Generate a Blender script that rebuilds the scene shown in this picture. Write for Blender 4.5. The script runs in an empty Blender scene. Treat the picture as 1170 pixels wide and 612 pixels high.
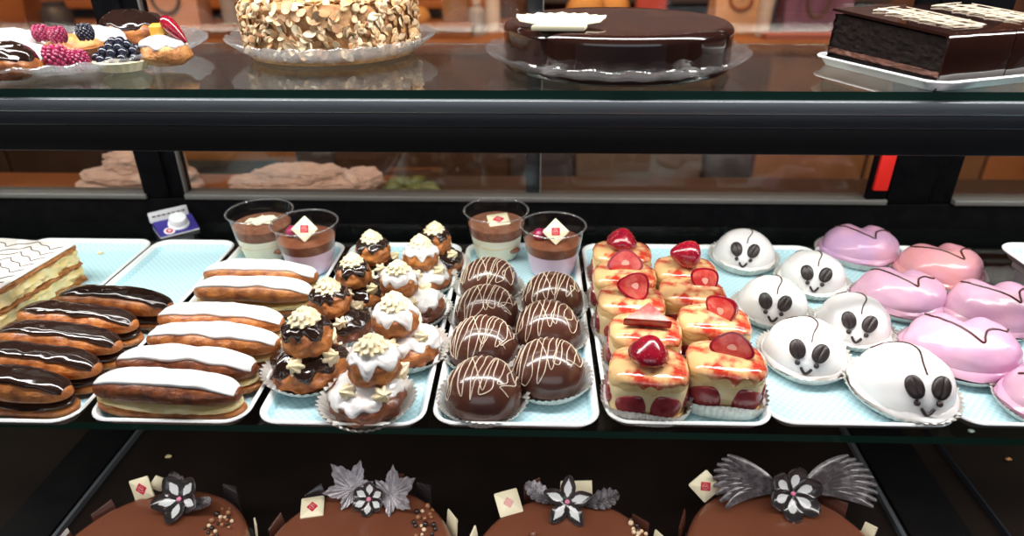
import bpy, bmesh, math, random
from mathutils import Vector, Matrix, Euler, noise
PI = math.pi
def rad(a): return math.radians(a)
scene = bpy.context.scene
COL = scene.collection

# ------------------------------------------------------------------ camera
F = 756.0
ZT = 0.90                       # glass shelf that carries the trays
ZU = ZT + 0.270                 # upper glass shelf
ZD = ZT - 0.262                 # lower deck
CAM = Vector((0.0, 0.0, ZT + 0.406))
_d = Vector((25, 396, -756)).normalized()
_u = Vector((-5, 1444, 756))
_u = (_u - _d * _u.dot(_d)).normalized()
_x = _d.cross(_u)
ROT = Matrix((_x, _d, _u))      # camera space -> world space
def ray(px, py):
    return ROT @ Vector(((px - 585.0) / F, -(py - 306.0) / F, -1.0))
def at(px, py, z):
    d = ray(px, py); return CAM + d * ((z - CAM.z) / d.z)
def aty(px, py, y):
    d = ray(px, py); return CAM + d * (y / d.y)
def spot(px, py, h, zb=ZT):
    p = at(px, py, zb + h); return Vector((p.x, p.y, zb))
cd = bpy.data.cameras.new('camera'); cam = bpy.data.objects.new('camera', cd); COL.objects.link(cam)
cam.matrix_world = Matrix.Translation(CAM) @ ROT.to_4x4()
cd.sensor_fit = 'HORIZONTAL'; cd.sensor_width = 36.0; cd.lens = F / 1170.0 * 36.0
cd.clip_start = 0.02; cd.clip_end = 50
cd.dof.use_dof = True; cd.dof.focus_distance = 0.68; cd.dof.aperture_fstop = 3.6
scene.camera = cam

# ------------------------------------------------------------------ materials
MATS = {}
def mat(name, col, rough=0.5, col2=None, nscale=40.0, ndetail=4.0, lo=0.35, hi=0.65, bump=0.0, bscale=120.0,
        coat=0.0, sss=0.0, metal=0.0, spec=0.5, emit=None, col3=None, sheen=0.0):
    m = bpy.data.materials.new(name); m.use_nodes = True
    nt = m.node_tree; b = nt.nodes['Principled BSDF']
    b.inputs['Base Color'].default_value = (*col, 1); b.inputs['Roughness'].default_value = rough
    b.inputs['Metallic'].default_value = metal; b.inputs['Specular IOR Level'].default_value = spec
    b.inputs['Coat Weight'].default_value = coat; b.inputs['Coat Roughness'].default_value = 0.06
    b.inputs['Sheen Weight'].default_value = sheen
    if sss:
        b.inputs['Subsurface Weight'].default_value = sss
        b.inputs['Subsurface Radius'].default_value = (0.006, 0.004, 0.003); b.inputs['Subsurface Scale'].default_value = 1.0
    tc = nt.nodes.new('ShaderNodeTexCoord')
    if col2 is not None:
        n = nt.nodes.new('ShaderNodeTexNoise'); n.inputs['Scale'].default_value = nscale; n.inputs['Detail'].default_value = ndetail
        r = nt.nodes.new('ShaderNodeValToRGB')
        r.color_ramp.elements[0].position = lo; r.color_ramp.elements[0].color = (*col, 1)
        r.color_ramp.elements[1].position = hi; r.color_ramp.elements[1].color = (*col2, 1)
        if col3 is not None:
            e = r.color_ramp.elements.new((lo + hi) / 2); e.color = (*col3, 1)
        nt.links.new(tc.outputs['Object'], n.inputs['Vector']); nt.links.new(n.outputs['Fac'], r.inputs['Fac'])
        nt.links.new(r.outputs['Color'], b.inputs['Base Color'])
    if bump:
        n2 = nt.nodes.new('ShaderNodeTexNoise'); n2.inputs['Scale'].default_value = bscale; n2.inputs['Detail'].default_value = 5
        bp = nt.nodes.new('ShaderNodeBump'); bp.inputs['Strength'].default_value = bump; bp.inputs['Distance'].default_value = 0.002
        nt.links.new(tc.outputs['Object'], n2.inputs['Vector']); nt.links.new(n2.outputs['Fac'], bp.inputs['Height'])
        nt.links.new(bp.outputs['Normal'], b.inputs['Normal'])
    MATS[name] = m
    return m
def clear(name, tint=(1, 1, 1), ior=1.45, rough=0.03, gcol=(1, 1, 1), bump=0.0, bscale=150, minfac=0.0, milk=0.0):
    m = bpy.data.materials.new(name); m.use_nodes = True; nt = m.node_tree
    nt.nodes.remove(nt.nodes['Principled BSDF']); out = nt.nodes['Material Output']
    t = nt.nodes.new('ShaderNodeBsdfTransparent'); t.inputs['Color'].default_value = (*tint, 1)
    g = nt.nodes.new('ShaderNodeBsdfGlossy'); g.inputs['Roughness'].default_value = rough; g.inputs['Color'].default_value = (*gcol, 1)
    # thin sheet: the same reflection from both sides (Schlick)
    ge = nt.nodes.new('ShaderNodeNewGeometry'); dt = nt.nodes.new('ShaderNodeVectorMath'); dt.operation = 'DOT_PRODUCT'
    nt.links.new(ge.outputs['Normal'], dt.inputs[0]); nt.links.new(ge.outputs['Incoming'], dt.inputs[1])
    def mth(op, a, b=None):
        n = nt.nodes.new('ShaderNodeMath'); n.operation = op
        for i, q in enumerate((a, b)):
            if q is None: continue
            if isinstance(q, (int, float)): n.inputs[i].default_value = q
            else: nt.links.new(q, n.inputs[i])
        return n.outputs[0]
    f0 = ((ior - 1) / (ior + 1)) ** 2
    fac = mth('ADD', mth('MULTIPLY', mth('POWER', mth('SUBTRACT', 1.0, mth('ABSOLUTE', dt.outputs['Value'])), 5.0), 1 - f0), f0)
    mx = nt.nodes.new('ShaderNodeMixShader')
    if minfac:
        a = nt.nodes.new('ShaderNodeMath'); a.operation = 'MAXIMUM'; a.inputs[1].default_value = minfac
        nt.links.new(fac, a.inputs[0]); fac = a.outputs[0]
    nt.links.new(fac, mx.inputs[0]); nt.links.new(t.outputs[0], mx.inputs[1]); nt.links.new(g.outputs[0], mx.inputs[2])
    if bump:
        tc = nt.nodes.new('ShaderNodeTexCoord'); n = nt.nodes.new('ShaderNodeTexNoise'); n.inputs['Scale'].default_value = bscale
        bp = nt.nodes.new('ShaderNodeBump'); bp.inputs['Strength'].default_value = bump; bp.inputs['Distance'].default_value = 0.002
        nt.links.new(tc.outputs['Object'], n.inputs['Vector']); nt.links.new(n.outputs['Fac'], bp.inputs['Height'])
        nt.links.new(bp.outputs['Normal'], g.inputs['Normal']); nt.links.new(bp.outputs['Normal'], dt.inputs[0])
    last = mx
    if milk:         # pressed glass scatters a little light
        df = nt.nodes.new('ShaderNodeBsdfDiffuse'); df.inputs['Color'].default_value = (0.85, 0.87, 0.88, 1)
        tl = nt.nodes.new('ShaderNodeBsdfTranslucent'); tl.inputs['Color'].default_value = (0.85, 0.87, 0.88, 1)
        m1 = nt.nodes.new('ShaderNodeMixShader'); nt.links.new(df.outputs[0], m1.inputs[1]); nt.links.new(tl.outputs[0], m1.inputs[2])
        m2 = nt.nodes.new('ShaderNodeMixShader'); m2.inputs[0].default_value = milk
        nt.links.new(mx.outputs[0], m2.inputs[1]); nt.links.new(m1.outputs[0], m2.inputs[2]); last = m2
    nt.links.new(last.outputs[0], out.inputs['Surface'])
    MATS[name] = m
    return m
def island_mat(name, cols, rough=0.5):
    """colour picked per loose piece of the mesh"""
    m = mat(name, cols[0], rough, bump=0.15, bscale=300); nt = m.node_tree
    g = nt.nodes.new('ShaderNodeNewGeometry'); r = nt.nodes.new('ShaderNodeValToRGB')
    r.color_ramp.interpolation = 'LINEAR'
    r.color_ramp.elements[0].color = (*cols[0], 1); r.color_ramp.elements[1].color = (*cols[-1], 1)
    for i, c in enumerate(cols[1:-1]):
        e = r.color_ramp.elements.new((i + 1) / (len(cols) - 1)); e.color = (*c, 1)
    oi = nt.nodes.new('ShaderNodeObjectInfo'); ad = nt.nodes.new('ShaderNodeMath'); ad.operation = 'ADD'
    fr = nt.nodes.new('ShaderNodeMath'); fr.operation = 'FRACT'
    nt.links.new(g.outputs['Random Per Island'], ad.inputs[0]); nt.links.new(oi.outputs['Random'], ad.inputs[1])
    nt.links.new(ad.outputs[0], fr.inputs[0]); nt.links.new(fr.outputs[0], r.inputs['Fac'])
    nt.links.new(r.outputs['Color'], nt.nodes['Principled BSDF'].inputs['Base Color'])
    return m

# food
mat('choux', (0.52, 0.185, 0.042), 0.45, (0.20, 0.050, 0.012), 60, 8, 0.38, 0.66, bump=0.9, bscale=210, coat=0.25)
mat('choux_pale', (0.66, 0.33, 0.11), 0.5, (0.34, 0.11, 0.025), 60, 8, 0.36, 0.68, bump=0.9, bscale=210, coat=0.1)
mat('choux_dark', (0.24, 0.064, 0.016), 0.40, (0.085, 0.020, 0.007), 60, 8, 0.36, 0.66, bump=0.9, bscale=210, coat=0.3)
mat('white_icing', (0.80, 0.80, 0.79), 0.28, bump=0.06, bscale=60, coat=0.3)
mat('white_icing_thin', (0.80, 0.78, 0.77), 0.22, (0.66, 0.50, 0.38), 60, 4, 0.58, 0.80, bump=0.12, bscale=90, coat=0.5)
mat('mouse_icing', (0.80, 0.785, 0.78), 0.27, (0.76, 0.68, 0.63), 34, 3, 0.55, 0.85, bump=0.08, bscale=60, coat=0.35)
mat('pink_icing', (0.70, 0.40, 0.51), 0.27, (0.56, 0.31, 0.49), 22, 3, 0.35, 0.7, bump=0.1, bscale=60, coat=0.35)
mat('peach_icing', (0.76, 0.33, 0.34), 0.27, (0.66, 0.32, 0.46), 22, 3, 0.4, 0.75, bump=0.1, bscale=60, coat=0.35)
mat('lilac_icing', (0.55, 0.34, 0.56), 0.27, (0.68, 0.37, 0.47), 18, 3, 0.35, 0.7, bump=0.1, bscale=60, coat=0.35)
mat('pastry_cream', (0.78, 0.60, 0.25), 0.4, (0.82, 0.70, 0.40), 70, 3, bump=0.25, bscale=110, coat=0.2)
mat('butter_cream', (0.80, 0.66, 0.40), 0.5, (0.83, 0.73, 0.52), 60, 2, bump=0.1, bscale=80)
mat('dark_glaze', (0.020, 0.0095, 0.007), 0.12, bump=0.06, bscale=50, coat=0.6)
mat('choc_filling', (0.028, 0.012, 0.008), 0.25, bump=0.25, bscale=90, coat=0.3)
mat('milk_choc', (0.085, 0.030, 0.019), 0.22, (0.065, 0.022, 0.015), 20, 2, coat=0.35)
mat('mirror_glaze', (0.19, 0.064, 0.034), 0.22, (0.165, 0.054, 0.028), 12, 2, coat=0.5)
mat('dark_mirror', (0.024, 0.0085, 0.006), 0.12, (0.018, 0.0065, 0.005), 9, 2, coat=0.6)
mat('choc_line', (0.06, 0.020, 0.012), 0.35)
mat('drizzle_white', (0.74, 0.62, 0.48), 0.4)
mat('bean_choc', (0.022, 0.013, 0.013), 0.42, coat=0.05)
mat('white_choc', (0.86, 0.78, 0.55), 0.4, bump=0.04)
mat('red_print', (0.52, 0.012, 0.035), 0.5)
mat('pink_print', (0.72, 0.35, 0.32), 0.5)
mat('print_line', (0.80, 0.55, 0.50), 0.5)
mat('paper_case', (0.66, 0.64, 0.60), 0.65, (0.56, 0.53, 0.48), 90, 2, sheen=0.1)
mat('lace_paper', (0.72, 0.68, 0.62), 0.6, (0.60, 0.54, 0.48), 200, 3)
mat('sponge', (0.84, 0.66, 0.34), 0.8, (0.72, 0.46, 0.17), 90, 6, 0.3, 0.7, bump=0.7, bscale=220)
mat('sponge_cream', (0.84, 0.70, 0.42), 0.5, (0.80, 0.60, 0.30), 50, 3, bump=0.2, bscale=90)
mat('berry_glaze', (0.52, 0.040, 0.022), 0.10, (0.80, 0.50, 0.23), 58, 6, 0.40, 0.56, bump=0.35, bscale=70, coat=0.8)
mat('berry_red', (0.36, 0.006, 0.020), 0.18, (0.20, 0.003, 0.018), 90, 3, bump=0.2, bscale=200, coat=0.7)
mat('berry_flesh', (0.56, 0.035, 0.035), 0.2, (0.70, 0.18, 0.13), 90, 3, 0.4, 0.75, bump=0.1, coat=0.5)
mat('berry_core', (0.82, 0.42, 0.34), 0.3, coat=0.4)
mat('berry_seed', (0.42, 0.10, 0.05), 0.4)
mat('berry_side', (0.20, 0.010, 0.020), 0.25, (0.34, 0.045, 0.05), 70, 4, bump=0.2, coat=0.4)
mat('raspberry', (0.36, 0.012, 0.075), 0.28, (0.22, 0.006, 0.055), 120, 2, coat=0.5, bump=0.2)
mat('blackberry', (0.012, 0.014, 0.028), 0.2, coat=0.5)
mat('mango', (0.85, 0.42, 0.03), 0.25, (0.80, 0.52, 0.10), 60, 3, coat=0.4)
mat('puff_pastry', (0.48, 0.20, 0.05), 0.6, (0.25, 0.08, 0.02), 130, 6, 0.3, 0.7, bump=0.8, bscale=220)
mat('dark_crumb', (0.008, 0.005, 0.0045), 0.8, (0.022, 0.012, 0.010), 160, 6, 0.45, 0.8, bump=1.0, bscale=240, spec=0.15)
mat('choc_cream', (0.16, 0.065, 0.04), 0.5, (0.09, 0.03, 0.02), 120, 4, bump=0.5, bscale=160)
island_mat('almond', [(0.80, 0.62, 0.38), (0.60, 0.30, 0.10), (0.84, 0.72, 0.50), (0.36, 0.14, 0.04), (0.82, 0.66, 0.42), (0.52, 0.24, 0.08)], 0.5)
mat('almond_under', (0.26, 0.10, 0.03), 0.7, (0.48, 0.27, 0.11), 110, 5, bump=0.9, bscale=130)
mat('petal_dark', (0.028, 0.022, 0.023), 0.18, coat=0.5)
mat('petal_white', (0.62, 0.63, 0.63), 0.3, coat=0.3)
mat('petal_pink', (0.75, 0.22, 0.36), 0.35)
mat('leaf_silver', (0.20, 0.18, 0.195), 0.30, (0.40, 0.38, 0.40), 150, 3, 0.4, 0.75, metal=0.35, bump=0.2)
mat('leaf_dark', (0.06, 0.05, 0.053), 0.25, (0.18, 0.16, 0.17), 130, 3, 0.45, 0.75, bump=0.2, coat=0.4)
mat('pearl_dark', (0.022, 0.011, 0.009), 0.25, coat=0.5)
mat('pearl_milk', (0.30, 0.12, 0.05), 0.3, coat=0.5)
mat('pearl_cream', (0.76, 0.56, 0.36), 0.3, coat=0.5)
mat('mousse_cream', (0.86, 0.79, 0.58), 0.5, (0.88, 0.82, 0.64), 60, 3)
mat('mousse_pink', (0.83, 0.56, 0.70), 0.45, (0.85, 0.60, 0.73), 60, 3)
mat('cocoa_layer', (0.17, 0.05, 0.025), 0.4, (0.26, 0.09, 0.04), 60, 4, bump=0.3)
mat('cocoa_dust', (0.16, 0.055, 0.028), 0.85, (0.28, 0.11, 0.055), 160, 5, bump=0.4)
# case and trays
mat('tray_rim', (0.84, 0.86, 0.86), 0.3, coat=0.3)
mat('black_metal', (0.0022, 0.0022, 0.0028), 0.55, (0.004, 0.0038, 0.0045), 60, 4, spec=0.03)
mat('rail_metal', (0.022, 0.025, 0.032), 0.45, spec=0.25)
mat('rail_dark', (0.007, 0.007, 0.008), 0.5, spec=0.12)
mat('rail_grey', (0.20, 0.22, 0.24), 0.4, metal=0.5)
mat('aluminium', (0.16, 0.15, 0.14), 0.5, metal=0.5)
mat('deck_brown', (0.020, 0.013, 0.010), 0.40, (0.012, 0.008, 0.007), 7, 3, spec=0.25)
mat('deck_black', (0.006, 0.006, 0.007), 0.45, (0.010, 0.009, 0.009), 30, 4, spec=0.2)
mat('glass_edge', (0.006, 0.042, 0.026), 0.15, coat=0.5)
mat('red_label', (0.62, 0.015, 0.010), 0.4)
mat('white_plastic', (0.80, 0.81, 0.84), 0.3, coat=0.2)
mat('carton_white', (0.62, 0.62, 0.64), 0.45)
mat('carton_blue', (0.035, 0.025, 0.22), 0.4)
mat('grey_plastic', (0.20, 0.205, 0.21), 0.4)
mat('tray_under_shade', (0.10, 0.09, 0.085), 0.4)  # tray's outer side darkened to stand in for shade and reflection below the lip
# room behind
mat('wood_counter', (0.30, 0.115, 0.04), 0.4, (0.20, 0.07, 0.024), 6, 4)
mat('wood_orange', (0.36, 0.155, 0.06), 0.5, (0.24, 0.095, 0.035), 5, 4)
mat('dark_counter', (0.060, 0.036, 0.026), 0.4, (0.045, 0.028, 0.02), 8, 3)
mat('brick', (0.15, 0.070, 0.042), 0.8, (0.07, 0.032, 0.02), 7, 5)
mat('floor_tile', (0.10, 0.08, 0.065), 0.5, (0.07, 0.055, 0.045), 3, 3)
mat('plaster', (0.30, 0.22, 0.16), 0.8)
mat('towel', (0.62, 0.42, 0.32), 0.95, (0.46, 0.29, 0.21), 38, 6, 0.35, 0.7, bump=1.0, bscale=120, sheen=0.4)
mat('cardboard', (0.24, 0.13, 0.06), 0.7, (0.20, 0.10, 0.045), 12, 3)
mat('paper_bag', (0.62, 0.42, 0.28), 0.7, (0.55, 0.36, 0.23), 14, 3)
mat('pink_box', (0.52, 0.30, 0.22), 0.6)
mat('dark_ink', (0.07, 0.05, 0.04), 0.6)
mat('brown_ink', (0.34, 0.14, 0.08), 0.6)
mat('grey_door', (0.12, 0.095, 0.085), 0.5)
mat('slate_door', (0.04, 0.04, 0.05), 0.5)
mat('chair_wood', (0.32, 0.12, 0.035), 0.5)
mat('bottle_grey', (0.30, 0.30, 0.33), 0.25)
mat('bottle_white', (0.62, 0.60, 0.60), 0.3)
mat('loaf', (0.62, 0.36, 0.12), 0.7, (0.48, 0.23, 0.07), 12, 4)
mat('purple_bag', (0.15, 0.075, 0.16), 0.6)
mat('blue_box', (0.18, 0.30, 0.46), 0.5)
mat('pink_base', (0.45, 0.17, 0.14), 0.6)
mat('steel', (0.30, 0.28, 0.26), 0.35, metal=0.8)
mat('green_pickle', (0.20, 0.22, 0.06), 0.4, (0.10, 0.12, 0.03), 40, 4)
mat('red_pack', (0.42, 0.06, 0.05), 0.5)
clear('cup_plastic', (0.97, 0.97, 0.97), 1.35, 0.04)
clear('plate_glass', (0.92, 0.92, 0.93), 1.5, 0.05, bump=0.6, bscale=160, milk=0.15)
clear('plate_clear', (0.95, 0.95, 0.96), 1.5, 0.05, bump=0.6, bscale=140, milk=0.05)
clear('board_clear', (0.80, 0.83, 0.85), 1.5, 0.10, bump=0.5, bscale=220, milk=0.25)
clear('shelf_glass', (0.86, 0.91, 0.88), 1.5, 0.02)
clear('window_glass', (0.92, 0.90, 0.88), 1.40, 0.04)
clear('jar_glass', (0.85, 0.85, 0.80), 1.45, 0.05)

def tray_pattern():
    m = mat('tray_blue', (0.52, 0.76, 0.83), 0.32, coat=0.25); nt = m.node_tree; b = nt.nodes['Principled BSDF']
    tc = nt.nodes.new('ShaderNodeTexCoord')
    ck = nt.nodes.new('ShaderNodeTexChecker'); ck.inputs['Scale'].default_value = 260
    ck.inputs['Color1'].default_value = (0.43, 0.69, 0.78, 1); ck.inputs['Color2'].default_value = (0.58, 0.79, 0.84, 1)
    nt.links.new(tc.outputs['Object'], ck.inputs['Vector']); nt.links.new(ck.outputs['Color'], b.inputs['Base Color'])
    bp = nt.nodes.new('ShaderNodeBump'); bp.inputs['Strength'].default_value = 0.3; bp.inputs['Distance'].default_value = 0.001
    nt.links.new(ck.outputs['Fac'], bp.inputs['Height']); nt.links.new(bp.outputs['Normal'], b.inputs['Normal'])
tray_pattern()
def icing_feather():
    """white fondant with combed brown lines for the cream slice"""
    m = mat('feather_icing', (0.85, 0.82, 0.78), 0.3, coat=0.3)
icing_feather()

# ------------------------------------------------------------------ mesh builder
class MB:
    def __init__(s): s.v = []; s.f = []; s.m = []
    def add(s, vs, fs, mi=0, M=None):
        o = len(s.v)
        s.v += [tuple(M @ Vector(p)) if M is not None else tuple(p) for p in vs]
        s.f += [tuple(i + o for i in f) for f in fs]; s.m += [mi] * len(fs)
        return s
    def build(s, name, mats, parent=None, sharp=50, loc=None, rot=None, dist=1e-6, smooth=True):
        if isinstance(mats, str): mats = [mats]
        me = bpy.data.meshes.new(name); me.from_pydata(s.v, [], s.f)
        me.polygons.foreach_set('material_index', s.m)
        for n in mats: me.materials.append(MATS[n])
        bm = bmesh.new(); bm.from_mesh(me)
        bmesh.ops.remove_doubles(bm, verts=bm.verts, dist=dist)
        bmesh.ops.recalc_face_normals(bm, faces=bm.faces)
        bm.to_mesh(me); bm.free()
        me.polygons.foreach_set('use_smooth', [smooth] * len(me.polygons))
        if smooth and sharp: me.set_sharp_from_angle(angle=rad(sharp))
        o = bpy.data.objects.new(name, me); COL.objects.link(o)
        if parent is not None: o.parent = parent
        if loc is not None: o.location = loc
        if rot is not None: o.rotation_euler = rot
        return o
def tag(o, label=None, cat=None, group=None, kind=None):
    if label: o['label'] = label
    if cat: o['category'] = cat
    if group: o['group'] = group
    if kind: o['kind'] = kind
    return o
def thing(name, label, cat, loc=(0, 0, 0), rz=0.0, group=None):
    o = bpy.data.objects.new(name, None); COL.objects.link(o); o.empty_display_size = 0.02
    o.location = loc; o.rotation_euler = (0, 0, rz)
    return tag(o, label, cat, group)
def copy_tree(o, parent=None):
    c = o.copy(); COL.objects.link(c)
    if parent is not None: c.parent = parent
    for ch in list(o.children): copy_tree(ch, c)
    return c

def ringfaces(n0, n1, n, closed=True):
    return [(n0 + i, n0 + (i + 1) % n, n1 + (i + 1) % n, n1 + i) for i in range(n if closed else n - 1)]
def grid(mb, P, nu, nv, mi=0, wrap=False, M=None):
    """P(u,v), u,v in 0..1; wrap closes v"""
    vs = []; m = nv if wrap else nv + 1
    for i in range(nu + 1):
        for j in range(m): vs.append(P(i / nu, j / nv))
    fs = []
    for i in range(nu):
        for j in range(nv):
            a = i * m + j; b = i * m + (j + 1) % m
            fs.append((a, b, b + m, a + m))
    mb.add(vs, fs, mi, M)
def lathe(mb, prof, n=32, fn=None, mi=0, M=None, mis=None):
    vs = []; rings = []
    for k, (r, z) in enumerate(prof):
        if r < 1e-7:
            rings.append((len(vs), 1)); vs.append((0, 0, z))
        else:
            rings.append((len(vs), n))
            for i in range(n):
                a = 2 * PI * i / n; rr, zz = (r, z) if fn is None else fn(a, k, r, z)
                vs.append((rr * math.cos(a), rr * math.sin(a), zz))
    for k in range(len(prof) - 1):
        (a, na), (b, nb) = rings[k], rings[k + 1]; fs = []
        if na == 1 and nb == 1: continue
        if na == 1: fs = [(a, b + (i + 1) % n, b + i) for i in range(n)]
        elif nb == 1: fs = [(a + i, a + (i + 1) % n, b) for i in range(n)]
        else: fs = ringfaces(a, b, n)
        o = len(mb.v)
        mb.f += [tuple(i + o for i in f) for f in fs]; mb.m += [mis[k] if mis else mi] * len(fs)
    mb.v += [tuple(M @ Vector(p)) if M is not None else p for p in vs]
def tube(mb, pts, r, n=6, mi=0, taper=True, M=None, rads=None):
    pts = [Vector(p) for p in pts]; N = len(pts)
    if N < 2: return
    vs = []; up = Vector((0, 0, 1)); prev = None
    for i, p in enumerate(pts):
        t = (pts[min(i + 1, N - 1)] - pts[max(i - 1, 0)])
        if t.length < 1e-9: t = Vector((1, 0, 0))
        t.normalize()
        a = prev - t * prev.dot(t) if prev is not None else (up.cross(t) if abs(t.z) < 0.95 else Vector((1, 0, 0)).cross(t))
        if a.length < 1e-6: a = Vector((1, 0, 0)).cross(t)
        a.normalize(); b = t.cross(a); prev = a
        k = rads[i] if rads else r
        if taper and (i == 0 or i == N - 1): k *= 0.5
        for j in range(n):
            c = 2 * PI * j / n; vs.append(p + a * (math.cos(c) * k) + b * (math.sin(c) * k))
    fs = []
    for i in range(N - 1): fs += ringfaces(i * n, (i + 1) * n, n)
    fs.append(tuple(range(n - 1, -1, -1))); fs.append(tuple(range((N - 1) * n, N * n)))
    mb.add(vs, fs, mi, M)
def smooth_path(pts, k=6):
    pts = [Vector(p) for p in pts]; out = []
    for i in range(len(pts) - 1):
        p0 = pts[max(i - 1, 0)]; p1 = pts[i]; p2 = pts[i + 1]; p3 = pts[min(i + 2, len(pts) - 1)]
        for j in range(k):
            t = j / k
            out.append(0.5 * ((2 * p1) + (p2 - p0) * t + (2 * p0 - 5 * p1 + 4 * p2 - p3) * t * t + (3 * p1 - p0 - 3 * p2 + p3) * t ** 3))
    out.append(pts[-1]); return out
def box(mb, x0, x1, y0, y1, z0, z1, r=0.0, seg=2, mi=0, M=None):
    bm = bmesh.new(); bmesh.ops.create_cube(bm, size=1.0)
    for v in bm.verts:
        v.co = Vector(((x0 + x1) / 2 + v.co.x * (x1 - x0), (y0 + y1) / 2 + v.co.y * (y1 - y0), (z0 + z1) / 2 + v.co.z * (z1 - z0)))
    if r > 0:
        r = min(r, 0.49 * min(abs(x1 - x0), abs(y1 - y0), abs(z1 - z0)))
        bmesh.ops.bevel(bm, geom=list(bm.edges), offset=r, segments=seg, profile=0.5, affect='EDGES')
    bm.verts.index_update()
    mb.add([v.co.copy() for v in bm.verts], [tuple(v.index for v in f.verts) for f in bm.faces], mi, M); bm.free()
    return mb
def prism(mb, pts, z0, z1, b=0.0, mi=0, M=None, mi_top=None):
    """outline in xy between z0 and z1 with softened edges"""
    n = len(pts); c = Vector((sum(p[0] for p in pts) / n, sum(p[1] for p in pts) / n))
    def ring(ins, z):
        out = []
        for p in pts:
            q = Vector((p[0], p[1])); d = q - c; L = max(d.length, 1e-9); q = c + d * (1 - ins / L) if ins else q
            out.append((q.x, q.y, z))
        return out
    vs = []; rs = [(b, z0), (0, z0 + b), (0, z1 - b), (b, z1)] if b > 0 else [(0, z0), (0, z1)]
    for ins, z in rs: vs += ring(ins, z)
    fs = []
    for k in range(len(rs) - 1): fs += ringfaces(k * n, (k + 1) * n, n)
    vs += [(c.x, c.y, z0), (c.x, c.y, z1)]; A = len(vs) - 2; B = A + 1; L = (len(rs) - 1) * n
    fs += [(A, (i + 1) % n, i) for i in range(n)]
    mb.add(vs, fs, mi, M)
    o = len(mb.v) - len(vs)
    tf = [(B + o, L + i + o, L + (i + 1) % n + o) for i in range(n)]
    mb.f += tf; mb.m += [mi if mi_top is None else mi_top] * n
def rrect(w, h, r, n=6):
    out = []
    for cx, cy, a0 in ((w / 2 - r, h / 2 - r, 0), (-w / 2 + r, h / 2 - r, 90), (-w / 2 + r, -h / 2 + r, 180), (w / 2 - r, -h / 2 + r, 270)):
        for k in range(n + 1):
            a = rad(a0 + 90 * k / n); out.append((cx + r * math.cos(a), cy + r * math.sin(a)))
    return out
def nz(x, y, z, s=1.0): return noise.noise(Vector((x * s, y * s, z * s)))

class Blob:
    """rounded lump: th from the top (0) to the bottom (pi), ph around; R(ph) shapes its outline"""
    def __init__(s, a, c, cd, z0, e=1.0, ez=1.0, amp=0.0, fr=1.5, seed=0.0, R=None, sx=1.0, sy=1.0, warp=None, oct=0.3):
        s.__dict__.update(oct=oct, a=a, c=c, cd=cd, z0=z0, e=e, ez=ez, amp=amp, fr=fr, seed=seed, R=R, sx=sx, sy=sy, warp=warp)
    def pt(s, th, ph, off=0.0):
        st, ct = math.sin(th), math.cos(th)
        r = s.a * max(st, 0.0) ** s.e * (s.R(ph) if s.R else 1.0)
        z = (s.c if ct > 0 else s.cd) * math.copysign(abs(ct) ** s.ez, ct)
        d = Vector((st * math.cos(ph), st * math.sin(ph), ct))
        sv = Vector((s.seed, s.seed * 1.7, s.seed * 0.6))
        k = 1 + s.amp * (noise.noise(d * s.fr + sv) + s.oct * noise.noise(d * s.fr * 3.7 + sv) + s.oct * 0.5 * noise.noise(d * s.fr * 9 + sv))
        p = Vector((r * math.cos(ph) * s.sx, r * math.sin(ph) * s.sy, z)) * k + d * off
        p.z += s.z0
        if s.warp: p = s.warp(p)
        return p
    def mesh(s, mb, n=32, m=20, mi=0, th0=0.0, th1=PI, M=None, off=0.0):
        grid(mb, lambda u, v: s.pt(th0 + (th1 - th0) * u, 2 * PI * v, off), m, n, mi, True, M)
    def cap(s, mb, thmax, t, n=48, m=12, mi=0, M=None):
        """icing poured on the top, with an edge at thmax(ph)"""
        def P(u, v):
            ph = 2 * PI * v; k = min(u, 1.0)
            o = t * math.sqrt(max(0.0, 1 - k ** 5)) if u < 1 else -t * 0.6
            return s.pt(thmax(ph) * k, ph, o)
        grid(mb, P, m, n, mi, True, M)
    def at_xy(s, x, y, off=0.0):
        """point of the upper side above (x, y)"""
        ph = math.atan2(y / s.sy, x / s.sx); rho = math.hypot(x / s.sx, y / s.sy)
        lo, hi = 0.0, PI / 2
        for _ in range(24):
            mid = (lo + hi) / 2; p = s.pt(mid, ph)
            if math.hypot(p.x, p.y) < math.hypot(x, y): lo = mid
            else: hi = mid
        return s.pt(lo, ph, off)

def paper_case(parent, r0=0.03, r1=0.04, h=0.018, n=38, seed=0, hfn=None, amp=0.0012, outline=None, name='paper_case', mat_='paper_case', sx=1, sy=1):
    """fluted paper case, open at the top"""
    mb = MB(); N = n * 4
    def P(u, v):
        ph = 2 * PI * v; hh = h * (1 + 0.12 * math.sin(3 * ph + seed) + (hfn(ph) if hfn else 0))
        k = outline(ph) if outline else 1.0
        w = amp * math.cos(n * ph) * (0.25 + 0.75 * u)
        r = (r0 + (r1 - r0) * u ** 0.8) * k + w
        return Vector((r * math.cos(ph) * sx, r * math.sin(ph) * sy, 0.0004 + hh * u + 0.0006 * u * math.cos(n * ph)))
    grid(mb, P, 4, N, 0, True)
    grid(mb, lambda u, v: P(1 - u, v) + Vector((0.0004 * math.cos(2 * PI * v), 0.0004 * math.sin(2 * PI * v), 0.0002 if u < 1 else 0)), 4, N, 0, True)
    vs = [P(0, j / N) for j in range(N)]
    mb.add(vs + [Vector((0, 0, 0.0004))], [(i, (i + 1) % N, N) for i in range(N)], 0)
    return mb.build(name, mat_, parent, sharp=80)
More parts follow.
